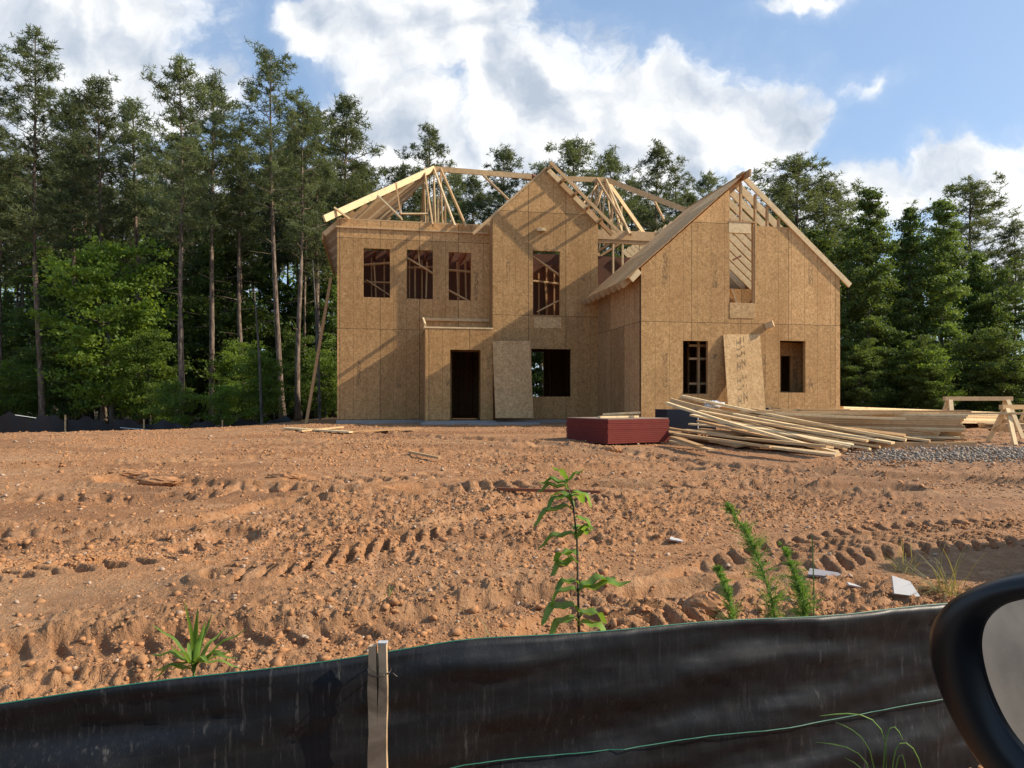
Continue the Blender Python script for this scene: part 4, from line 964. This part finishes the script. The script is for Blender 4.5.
# ------------------------------------------------------------------ far silt fence at the left wood edge
M['black_fabric'] = simple('black_fabric', (.012, .012, .013), .55, .4, .4, 3)
def far_fence():
    e = empty('silt_fence', (0, 0, 0)); tag(e, 'far black silt fence along the edge of the left wood', 'fence')
    pts = []
    for k in range(60):
        px = -40+k*5.6; d = 24.6+.028*k+.35*math.sin(k*.25); x = (px-CX)/F*d; pts.append((x, d))
    vs = []; fs = []
    for k, (x, d) in enumerate(pts):
        hgt = .80-.68*sst(k, 8, 52)+.10*math.sin(k*.9)+.06*math.sin(k*2.3)
        for j in range(4): vs.append((x, d+.05*math.sin(k*1.7+j), gz(x, d)-.1+(hgt+.1)*j/3))
    for k in range(len(pts)-1):
        for j in range(3): fs.append((k*4+j, (k+1)*4+j, (k+1)*4+j+1, k*4+j+1))
    mb = MB(); mb.add(vs, fs); mb.build('fabric', M['black_fabric'], e, smooth=True)
    for k in range(5, 48, 14):
        x, d = pts[k]; mb = MB(); mb.box((x-.02, d-.08, gz(x, d)-.2), (x+.02, d-.04, gz(x, d)+.92-.68*sst(k, 8, 52))); mb.build('stake', M['lumber'], e)
    mb = MB(); a = Vector((*pts[9], gz(*pts[9])+.85)); b = Vector((*pts[34], gz(*pts[34])+.1)); mb.tube([a, a.lerp(b, .5)-Vector((0, 0, .08)), b], .012, 4); mb.build('wire', M['white_strap'], e)
far_fence()

# ------------------------------------------------------------------ near silt fence
def near_fence():
    e = empty('silt_fence', (0, 2.1, -1.4)); tag(e, 'near black silt fence across the foreground with green threads and a split wooden stake', 'fence')
    def line(s):    # s metres along, 0 at the stake
        return Vector((-.375+s*.955, 2.085+s*.275+.02*s*s*.4, 0))
    S0, S1 = -3.2, 5.0; n = 620; m = 46
    s = np.linspace(S0, S1, n); top = np.interp(s, [-3.2, -1.0, -.35, 0, .25, .8, 1.7, 2.3, 5], [-.80, -.782, -.757, -.745, -.733, -.745, -.775, -.785, -.80])
    V = np.zeros((n, m, 3)); f = np.linspace(0, 1, m)
    for i, si in enumerate(s):
        p = line(si); zt = top[i]+.004*math.sin(si*7); zb = gz(p.x, p.y)-.2
        q = f
        z = zt+(zb-zt)*q
        pull = math.exp(-(si/.22)**2)
        w = .014*np.sin(q*9+si*.9+.6*math.sin(si*1.7))*(1-pull)*np.minimum(1, q*6)+.012*np.sin(q*26+si*3.1)*np.exp(-((si-.9)/1.0)**2)*np.minimum(1, q*5)
        w = w+.012*np.sin(si*9+q*5)*q*(1-pull)+.02*np.exp(-((q-.12)/.06)**2)*np.sin(si*2.4+.6)
        w = w-.02*np.exp(-((q-.10-.07*abs(si))/.035)**2)*math.exp(-abs(si)/.5)
        w[0] = 0
        w = w+.016*np.sin(si*2.1+q*60*(.3+.2*math.sin(si*.7)))*np.exp(-((q-.09)/.07)**2)*math.exp(-((si-.35)/.9)**2)*np.minimum(1, q*14)
        V[i, :, 0] = p.x+w*.27; V[i, :, 1] = p.y-w+.006; V[i, :, 2] = z
    wn = fbm(np.repeat(s[:, None], m, 1)*3, V[:, :, 2]*14, 5, 55, .66)*.017; wn[:, 0] = 0; V[:, :, 1] += wn
    i = (np.arange(n-1)[:, None]*m+np.arange(m-1)[None]).ravel(); Fc = np.stack([i, i+m, i+m+1, i+1], 1)
    mt, t, b = new_mat('woven_fabric'); o = t.obj()
    streak = t.sstep(t.noise(t.scale(o, (55, 55, 4.5)), 1.0, 3, .6), .57, .72); patch = t.sstep(t.noise(o, 2.2, 3), .42, .65)
    dust = t.sstep(t.noise(t.scale(o, (3, 3, 16)), 1.0, 4), .48, .75)
    weave = t.noise(t.scale(o, (260, 260, 90)), 1.0, 2)
    c = t.mix(t.m('MULTIPLY', dust, .5), (.008, .009, .011), (.021, .021, .022)); c = t.mix(t.m('MULTIPLY', t.m('MULTIPLY', streak, patch), .45), c, (.16, .15, .14))
    fine = t.sstep(t.noise(t.scale(o, (120, 120, 5)), 1.0, 4, .7), .5, .8); c = t.mix(t.m('MULTIPLY', fine, .30), c, (.075, .07, .066))
    t.set(b.inputs['Base Color'], c); t.set(b.inputs['Roughness'], t.m('ADD', .44, t.m('MULTIPLY', dust, .2))); b.inputs['Specular IOR Level'].default_value = .32
    t.set(b.inputs['Normal'], t.bump(weave, .25, .002))
    o = np_mesh('fabric', V.reshape(-1, 3)-np.array([0, 2.1, -1.4]), Fc, mt, e, smooth=True)
    so = o.modifiers.new('thick', 'SOLIDIFY'); so.thickness = .003
    gm = simple('green_thread', (.02, .14, .095), .5, .3, .1)
    off = Vector((0, 2.1, -1.4))
    mb = MB(); mb.tube([Vector(V[k, 0])-off+Vector((0, -.001, .002)) for k in range(0, n, 6)], .0022, 5); mb.build('thread', gm, e)
    mb = MB(); jz = []
    for k in range(0, n, 4):
        zt_ = V[k, 0, 2]-.385+.03*sst(s[k], .8, 2.6); j = int(np.argmin(abs(V[k, :, 2]-zt_))); jz.append(Vector((V[k, j, 0], V[k, j, 1]-.011, zt_))-off)
    mb.tube(jz, .0018, 5); mb.build('thread', gm, e)
    # stake with a split down the middle
    M['stake'] = lumber('stake_wood', (.52, .37, .225), .38, 0)
    p = line(0); y = p.y-.055; x = p.x-.008; zt_ = -.695
    st_ = MB()
    w = .0265
    prof = lambda z, s_: (s_*.0015*math.sin(z*40))
    for sg, dx in ((-1, 0), (1, 0)):
        x0, x1 = (x-w, x-.0012) if sg < 0 else (x+.0012, x+w)
        zs = np.linspace(-1.62, zt_-(0 if sg > 0 else .006), 16); vs = []; fs = []
        for k, z in enumerate(zs):
            open_ = .0022*sst(z, -1.0, zt_); a0 = x0+.002*math.sin(z*31+sg)+(0 if sg < 0 else open_); a1 = x1+.0015*math.sin(z*23+2)-(open_ if sg < 0 else 0)
            if z < -.9: 
                if sg < 0: a1 = x
                else: a0 = x
            for (xx, yy) in ((a0, y-.011), (a1, y-.011), (a1, y+.011), (a0, y+.011)): vs.append(Vector((xx, yy, z))-off)
        for k in range(15):
            for j in range(4): fs.append((4*k+j, 4*k+(j+1) % 4, 4*k+4+(j+1) % 4, 4*k+4+j))
        fs.append((0, 3, 2, 1)); fs.append((60, 61, 62, 63)); st_.add(vs, fs)
    so = st_.build('stake', M['stake'], e, fixn=True)
    mb = MB(); mb.box(Vector((x+.0005, y-.0116, zt_+.0005))-off, Vector((x+w+.0005, y+.0115, zt_+.004))-off); mb.build('stake_top', M['board_white'], so)
    mb = MB(); mb.tube([Vector((x+.034*math.cos(a), y+.02+.036*math.sin(a)-.006, zt_-.083+.004*math.sin(a)))-off for a in np.linspace(0, 6.28, 20)], .0018, 5); mb.build('tie_wire', M['wire'], so)
    mb = MB(); mb.tube([Vector((x+w, y-.012, zt_-.083))-off, Vector((x+w+.02, y-.02, zt_-.078))-off, Vector((x+w+.03, y-.015, zt_-.09))-off], .0018, 5); mb.build('tie_wire', M['wire'], so)
near_fence()

# ------------------------------------------------------------------ weeds
def blade(mb, base, d, L, w, droop, n=7, fold=.15, wave=0.0):
    """a long leaf: central line bending down, two halves folded"""
    d = Vector(d).normalized(); sd_ = d.cross(Vector((0, 0, 1)));
    if sd_.length < .05: sd_ = Vector((1, 0, 0))
    sd_.normalize(); p = Vector(base); vs = []; fs = []; dirv = d.copy()
    for k in range(n+1):
        t = k/n; ww = w*max(.04, math.sin(math.pi*min(.98, .12+.86*t))**.8)*.5
        c = p+Vector((0, 0, wave*math.sin(t*14)*w)); upv = sd_.cross(dirv).normalized()
        vs += [c-sd_*ww+upv*ww*fold*2, c, c+sd_*ww+upv*ww*fold*2]; p = p+dirv*(L/n); dirv = (dirv-Vector((0, 0, droop/n))).normalized()
    for k in range(n): fs += [(3*k, 3*k+1, 3*k+4, 3*k+3), (3*k+1, 3*k+2, 3*k+5, 3*k+4)]
    mb.add(vs, fs)
M['weed'] = leaf_mat('weed_leaf', (.11, .21, .035), (.24, .38, .08), .42, .3)
M['fennel'] = leaf_mat('fennel_leaf', (.14, .27, .05), (.27, .43, .10), .35, .2)
M['dry'] = leaf_mat('dry_grass', (.26, .24, .10), (.40, .38, .17), .3, .2)
M['stem'] = simple('stem', (.07, .055, .035), .6, .3, .2)
M['stem_g'] = simple('stem_green', (.12, .19, .05), .6, .3, .2)
def weed_tall():
    d = 2.95; b = pix(578, 706, d); b.z = gz(b.x, b.y); e = empty('tall_weed', b); tag(e, 'tall weed with a dark stem and drooping leaves behind the fence, centre', 'weed')
    def L(px, py, dd=0): return pix(px, py, d+dd)-b
    mb = MB(); mb.tube([Vector((0, 0, -.03)), L(579, 640), L(578, 590), L(577, 540), L(573, 505), L(566, 480)], [.007, .006, .005, .0045, .004, .002], 6); mb.build('stem', M['stem'], e, smooth=True)
    mb = MB(); J = [(578, 632), (578, 620), (579, 602), (579, 588), (578, 570), (578, 556), (577, 542), (576, 533), (574, 523), (573, 515), (571, 505), (569, 497), (567, 489), (565, 482)]
    sp = [  # (node, leaf direction, length px, width px, droop)
     (578, 626, (1, -.3, .4), 34, 12, 2.0), (578, 622, (-1, -.3, .5), 34, 12, 2.4), (578, 612, (-1, -.2, .8), 42, 15, 2.6), (579, 618, (.8, .3, .5), 32, 13, 2.2), (579, 592, (1, -.2, .35), 46, 15, .3), (579, 590, (.9, .2, .5), 36, 13, .7),
     (578, 594, (-1, .1, .7), 34, 11, 3.0), (578, 584, (-1, -.3, .5), 24, 10, 1.6), (577, 563, (-1, -.1, .1), 28, 15, 1.6), (577, 556, (-.7, .4, .3), 26, 14, 1.9), (576, 537, (-1, .1, .25), 38, 12, 1.5), (577, 540, (.4, -.4, .9), 20, 8, 1.4),
     (572, 510, (-1, -.1, .3), 42, 12, 1.9), (574, 520, (.9, -.2, .5), 22, 8, 3.0), (573, 508, (-.3, .2, .9), 30, 7, 2.6), (571, 500, (-.9, -.3, .6), 30, 9, 2.6), (571, 495, (.9, -.2, .6), 26, 8, 3.2), (575, 535, (.5, -.2, .9), 22, 7, 2.0), (568, 490, (-.9, 0, .45), 30, 11, 1.4), (567, 486, (-1, .2, .6), 26, 11, 1.2), (567, 484, (.7, -.2, 1), 20, 8, .8), (566, 481, (-.5, -.3, 1), 20, 8, 1.2), (575, 530, (.6, .8, .5), 24, 8, 2.2), (570, 498, (.7, .7, .5), 22, 8, 2.2)]
    for (px, py, dr, ln, w, dp) in sp:
        m2 = MB(); blade(m2, L(px, py), dr, ln/F*d*1.15, w/F*d*1.45, dp, 9, .2, .12); m2.build('leaf', M['weed'], e, smooth=True)
weed_tall()
def weed_rosette():
    d = 2.55; b = pix(193, 735, d); b.z = gz(b.x, b.y); e = empty('broad_grass_weed', b); tag(e, 'grass like weed with broad pointed leaves above the fence at left', 'weed')
    c = pix(194, 664, d)-b; mb = MB(); mb.tube([Vector((0, 0, -.02)), c*.6, c, c+Vector((0, 0, .04))], [.006, .006, .005, .003], 6); mb.build('stem', M['stem_g'], e)
    sp = [((.05, 0, 1), 78, 10, .25), ((-.06, -.1, 1), 62, 9, .3), ((-.9, .1, .75), 50, 9, .7), ((-1, -.2, .35), 50, 7, .9), ((-.8, -.3, .55), 34, 9, .6), ((.75, .1, .85), 62, 8, .35), ((.9, -.1, .8), 50, 9, .5), ((.8, -.3, .5), 46, 8, .4), ((.3, .5, .9), 46, 8, .5), ((-.4, .6, .8), 40, 9, .6), ((-1, .3, .1), 40, 6, .4), ((.5, -.5, .8), 36, 8, .8), ((.15, .3, 1), 56, 7, .3), ((-.3, -.4, 1), 44, 8, .5), ((-.6, .1, .9), 52, 7, .5), ((1, .2, .3), 44, 6, .6), ((.25, -.2, 1), 64, 7, .3)]
    for k, (dr, ln, w, dp) in enumerate(sp):
        m2 = MB(); blade(m2, c+Vector((0, 0, -.03+.008*(k % 4))), dr, ln/F*d*(.8+.5*((k*37) % 10)/10), w/F*d*(.6+.4*((k*53) % 10)/10), dp*1.7, 10, .3, .25); m2.build('leaf', M['weed'], e, smooth=True)
weed_rosette()
def fennel(pts, d, label, seed, wd=13):
    rng = np.random.default_rng(seed); P = [pix(x, y, d) for x, y in pts]; b = Vector((P[0].x, P[0].y, gz(P[0].x, P[0].y))); P = [b]+P
    e = empty('feathery_weed', b); tag(e, label, 'weed', 'feathery weeds behind the fence')
    Q = [p-b for p in P]; mb = MB(); mb.tube(Q, [.004]*(len(Q)-1)+[.0015], 5); mb.build('stem', M['stem_g'], e)
    cum = np.array([(Q[i+1]-Q[i]).length for i in range(len(Q)-1)]); tot = cum.sum(); cc = np.concatenate([[0], np.cumsum(cum)])
    def on(s): return np.stack([np.interp(s, cc, [q[k] for q in Q]) for k in range(3)], 1)
    nb = 210; sb = np.sort(rng.uniform(.12, 1, nb))*tot; B = on(sb); bd = rng.normal(size=(nb, 3)); bd[:, 2] = np.abs(bd[:, 2])*.5+.75; bd /= np.linalg.norm(bd, axis=1, keepdims=True)
    BL = (wd/F*d)*3.1*(1-.80*(sb/tot)**2.2)*rng.uniform(.35, 1.15, nb); A = []; E = []
    for i in range(nb):
        m = 60; t_ = rng.uniform(0, 1, m)[:, None]; c = B[i]+bd[i]*BL[i]*t_; c[:, 2] -= .25*BL[i]*t_[:, 0]**2
        h = rng.normal(size=(m, 3))+bd[i]*.9; h /= np.linalg.norm(h, axis=1, keepdims=True); A.append(c); E.append(c+h*(.008+.012*rng.uniform(0, 1, (m, 1)))*(1.15-t_))
        A.append(B[i][None]); E.append((B[i]+bd[i]*BL[i])[None])
    C = np.concatenate(A); T2 = np.concatenate(E); n = len(C); dirs = T2-C
    sd_ = np.cross(dirs, rng.normal(size=(n, 3))); sd_ /= np.linalg.norm(sd_, axis=1, keepdims=True); w = .0009
    V = np.stack([C-sd_*w, C+sd_*w, T2+sd_*w*.5, T2-sd_*w*.5], 1).reshape(-1, 3); np_mesh('foliage', V, np.arange(n*4).reshape(-1, 4), M['fennel'], e)
fennel([(778, 640), (772, 600), (762, 570), (748, 535), (726, 505)], 2.85, 'tallest feathery weed leaning left, middle of the three', 1, 15)
fennel([(735, 640), (731, 605), (725, 585), (716, 567)], 2.8, 'shortest feathery weed, leftmost of the three', 2, 12)
fennel([(806, 640), (802, 600), (793, 570), (782, 545)], 2.9, 'feathery weed rightmost of the three, beside a thin stalk', 3, 12)
d = 2.9; b = pix(813, 640, d); g0 = gz(b.x, b.y); mb = MB(); mb.tube([(b.x, b.y, g0-.02), tuple(pix(814, 590, d)), tuple(pix(812, 535, d))], [.003, .0025, .003], 5); o = mb.build('thin_stalk', M['stem_g']); tag(o, 'single thin upright stalk right of the feathery weeds', 'stalk')
def tuft(name, c, n, L, spread, mat, label, seed, w=.005, dr=1.2, up=1.0, bias=(0, 0)):
    rg = random.Random(seed); mb = MB()
    for k in range(n):
        a = rg.uniform(0, 6.28); mb2 = rg.uniform(.2, 1)*spread
        blade(mb, Vector((rg.gauss(0, .03), rg.gauss(0, .03), -.01)), (math.cos(a)*mb2+bias[0], math.sin(a)*mb2+bias[1], up), L*rg.uniform(.5, 1.1), w*rg.uniform(.7, 1.2), dr*rg.uniform(.5, 1.3), 7, .1)
    o = mb.build(name, M[mat], smooth=True); o.location = c; tag(o, label, 'grass'); return o
c = at(948, 598); tuft('grass_tuft', c, 70, .42, .9, 'dry', 'dry yellow grass tuft behind the wing mirror top', 3, .006, 1.5, 1, (-.5, 0))
c = at(905, 575); tuft('grass_tuft', c, 34, .36, .8, 'dry', 'sparse dry grass left of the yellow tuft', 4, .004, 1.6, 1, (-.3, 0))
c = at(482, 648); tuft('grass_tuft', c, 7, .30, .5, 'dry', 'few dry green blades left of the tall weed', 5, .004, 1.4, 1, (-.3, 0))
c = at(668, 640); tuft('grass_tuft', c, 12, .12, 1.2, 'fennel', 'small green sprig by the fence between the weeds', 6, .005, 1.0)
c = at(392, 600); tuft('grass_tuft', c, 6, .14, .7, 'fennel', 'tiny green sprout on the clay above the stake', 7, .004, 1.0)
# grass this side of the fence
p = pix(870, 790, 1.95); p.z = gz(p.x, p.y); 
def near_grass():
    mb = MB(); d = 1.9; G = [[(880, 790), (872, 745), (852, 728), (835, 722)], [(884, 790), (890, 740), (874, 716), (848, 712), (820, 716)], [(878, 790), (868, 760), (850, 745), (815, 742)], [(888, 790), (900, 745), (905, 760), (908, 790)], [(874, 790), (862, 765), (845, 758)], [(890, 790), (893, 760), (897, 738), (915, 745), (922, 770)], [(882, 790), (884, 730), (895, 722), (903, 740)]]
    base = pix(882, 800, d); gb = Vector((base.x, base.y, gz(base.x, base.y)))
    for g in G:
        pts = [gb]+[pix(x, y, d-.03) for x, y in g]; 
        P3 = []; 
        for a, b in zip(pts, pts[1:]):
            for t in (0, .5): P3.append(a.lerp(b, t))
        P3.append(pts[-1])
        for _ in range(2): P3 = [P3[0]]+[(P3[k-1]+P3[k]*2+P3[k+1])/4 for k in range(1, len(P3)-1)]+[P3[-1]]
        mb.tube([q-gb for q in P3], [.0016]*(len(P3)-1)+[.0006], 4)
    o = mb.build('grass_tuft', M['fennel']); o.location = gb; tag(o, 'thin curling grass blades in front of the fence beside the mirror', 'grass')
near_grass()
# litter and stones by the fence
def litter(px, py, d, w, h, tilt, mat, label, name='board_scrap'):
    c = at(px, py); mb = MB(); vs = [Vector((-w/2, 0, 0)), Vector((w/2, .02, -h*.15)), Vector((w*.38, .06, h*.7)), Vector((-w*.28, .05, h))]; n = Vector((0, -.012, .004))
    mb.add(vs+[v-n for v in vs], [(0, 1, 2, 3), (7, 6, 5, 4), (0, 4, 5, 1), (1, 5, 6, 2), (2, 6, 7, 3), (3, 7, 4, 0)]); o = mb.build(name, mat, fixn=True); o.location = (c.x, c.y, float(gfull(c.x, c.y))+.03); o.rotation_euler = (R(tilt), 0, 0); tag(o, label, 'scrap'); return o
litter(908, 608, 0, .17, .12, -25, M['board_white'], 'white torn board scrap poking up behind the fence near the mirror')
litter(828, 584, 0, .28, .10, -55, M['sheet_grey'], 'grey flat scrap lying right of the feathery weeds')
litter(856, 596, 0, .09, .05, -45, M['board_white'], 'small white scrap right of the grey flat one')
litter(677, 545, 0, .12, .07, -50, M['board_white'], 'small white scrap on the clay above the feathery weeds')
c = at(708, 612); crumple((c.x, c.y, c.z+.04), .10, M['clod'], 'clay_boulder', 'large rounded clay lump left of the shortest feathery weed', 'clay lump', 8, 14, (1.3, 1, .8), .09)
c = at(614, 455-4); crumple((c.x, c.y, c.z+.03), .10, M['clod'], 'clay_boulder', 'small dark clay lump before the red sheet stack', 'clay lump', 9, 10, (1.5, 1, .7), .12)
for k, (px, py, s) in enumerate(((134, 476, .16), (160, 483, .13), (287, 478, .12))):
    c = at(px, py); crumple((c.x, c.y, c.z+.02), s, M['clod'], 'clay_boulder', ['dark clay heap at left of the middle ground', 'smaller clay lump touching the dark heap', 'clay lump alone in the left middle ground'][k], 'clay lump', 20+k, 12, (2.2, 1, .5), .15)
# mound added out of view at the right to shade the corner of the lot
def heap():
    rgn = np.linspace(-1, 1, 60); X, Y = np.meshgrid(rgn, rgn); r_ = np.hypot(X, Y); x = 5.15+X*1.15; y = 5.2+Y*1.25
    z = gfull(x, y)-.05+1.35*(1-sst(r_, .05, 1))*(1+.45*fbm(x*3, y*3, 5, 91, .65)); i = (np.arange(59)[:, None]*60+np.arange(59)[None]).ravel()
    o = np_mesh('spoil_heap', np.stack([x.ravel(), y.ravel(), z.ravel()], 1), np.stack([i, i+1, i+61, i+60], 1), M['clay'], smooth=True); tag(o, 'heap of dug clay just beyond the right edge of the photo', 'clay heap')
heap()
# ------------------------------------------------------------------ the car the photo was taken from
def superloop(cx, cz, rx, rz, n=40, p=2.6):
    L = []
    for k in range(n):
        a = 2*math.pi*k/n; ca, sa = math.cos(a), math.sin(a)
        L.append((cx+rx*math.copysign(abs(ca)**(2/p), ca), cz+rz*math.copysign(abs(sa)**(2/p), sa)))
    return L
def car():
    blk = simple('mirror_black', (.006, .006, .007), .35, .4, .1, 20); paint = simple('car_paint', (.02, .022, .026), .25, .5, .05, 3)
    gm, t, b = new_mat('mirror_glass'); b.inputs['Metallic'].default_value = 1; b.inputs['Roughness'].default_value = .03
    t.set(b.inputs['Base Color'], t.mix(t.noise(t.obj(), 9, 3), (.70, .71, .72), (.78, .78, .78)))
    e = empty('parked_car', (1.2, -.5, -1.45)); off = Vector((1.2, -.5, -1.45)); tag(e, 'dark car with its black wing mirror showing at the lower right', 'car')
    # mirror: plane spanned by a (outboard to inboard, leftwards in view is outboard) and z
    nrm = Vector((-.86, -.50, -.07)).normalized(); zax = Vector((0, 0, 1)); ax = zax.cross(nrm).normalized()      # ax points ...
    if ax.y > 0: ax = -ax                                  # ax goes inboard (towards the car side)
    up = nrm.cross(ax).normalized()
    if up.z < 0: up = -up
    c = pix(1069, 700, .80)
    def P3(a, b_, n_): return c+ax*a+up*b_+nrm*n_-off
    def onplane(px, py):
        dv = Vector(((px-CX)/F, 1, (HY-py)/F)); return dv*(c.dot(nrm)/dv.dot(nrm))
    def smooth(L, m=6):
        out = []; n_ = len(L)
        for i in range(n_):
            p0, p1, p2, p3 = (Vector((*L[(i+j-1) % n_], 0)) for j in range(4))
            for k in range(m):
                t_ = k/m; out.append(.5*((2*p1)+(p2-p0)*t_+(2*p0-5*p1+4*p2-p3)*t_**2+(3*p1-p0-3*p2+p3)*t_**3))
        return out
    outer = smooth([(1060, 573), (1015, 576), (980, 585), (950, 601), (932, 625), (930, 655), (940, 692), (958, 730), (980, 764), (1015, 800), (1070, 826), (1160, 835), (1250, 815), (1285, 760), (1280, 670), (1240, 605), (1150, 580)])
    inner = smooth([(1066, 593), (1030, 597), (1002, 606), (985, 621), (979, 641), (981, 664), (989, 692), (1003, 722), (1020, 746), (1045, 772), (1085, 793), (1155, 803), (1222, 790), (1248, 748), (1244, 678), (1215, 624), (1145, 599)])
    Po = [onplane(p.x, p.y) for p in outer]; Pi = [onplane(p.x, p.y) for p in inner]; N = len(Po); cen = sum(Po, Vector())/N
    loops = [[p-nrm*.004 for p in Pi], [p+nrm*.010 for p in Pi], [p.lerp(q_, .35)+nrm*.017 for p, q_ in zip(Pi, Po)], [p.lerp(q_, .8)+nrm*.014 for p, q_ in zip(Pi, Po)], [p+nrm*.0 for p in Po]]
    for (sc, dn) in ((1.01, -.02), (.97, -.05), (.85, -.085), (.6, -.115), (.3, -.13), (.02, -.134)): loops.append([cen+(p-cen)*sc+nrm*dn for p in Po])
    mb = MB(); vs = [v-off for l in loops for v in l]; fs = [(i*N+k, i*N+(k+1) % N, (i+1)*N+(k+1) % N, (i+1)*N+k) for i in range(len(loops)-1) for k in range(N)]
    fs.append(tuple((len(loops)-1)*N+k for k in range(N))); mb.add(vs, fs); hs = mb.build('mirror_housing', blk, e, smooth=True, fixn=True)
    mb = MB(); mb.add([p+nrm*.001-off for p in Pi], [tuple(range(N))]); g = mb.build('mirror_glass', gm, hs)
    dr = cen+ax*.05-up*.06-nrm*.05; q = Vector((dr.x+.05, .40, dr.z-.03))
    mb = MB(); mb.beam(dr-off, q-off, .05, .05); mb.build('mirror_arm', blk, e)
    # body side, bonnet and wheels
    prof = [(-2.3, -1.15), (-2.35, -.62), (-2.2, -.45), (.75, -.45), (1.0, -.50), (2.1, -.62), (2.3, -.80), (2.3, -1.15), (1.95, -1.2), (1.85, -.98), (1.55, -.90), (1.25, -.98), (1.15, -1.2), (-1.1, -1.2), (-1.2, -.98), (-1.5, -.90), (-1.8, -.98), (-1.9, -1.2)]
    mb = MB(); mb.plate([(a, z+0) for a, z in prof], [], lambda a, b_, t_: Vector((a+.35, .42-t_, b_))-off, .05); mb.build('body_side', paint, e, fixn=True)
    mb = MB(); mb.plate([(a, z+0) for a, z in prof], [], lambda a, b_, t_: Vector((a+.35, -1.28-t_, b_))-off, .05); mb.build('body_side', paint, e, fixn=True)
    mb = MB(); mb.add([Vector(v)-off for v in ((1.15, .37, -.455), (1.15, -1.28, -.455), (2.45, -1.28, -.625), (2.45, .37, -.625), (2.65, .37, -.80), (2.65, -1.28, -.80))], [(0, 1, 2, 3), (3, 2, 5, 4)]); mb.build('bonnet', paint, e)
    for wx in (-1.15, 1.90):
        for wy in (.31, -1.2):
            mb = MB(); mb.tube([Vector((wx, wy-.1, -1.14))-off, Vector((wx, wy+.1, -1.14))-off], .32, 28); w_ = mb.build('wheel', blk, e)
            mb = MB(); mb.tube([Vector((wx, wy-.104, -1.14))-off, Vector((wx, wy+.104, -1.14))-off], .2, 20); mb.build('rim', M['sheet_grey'], w_)
car()
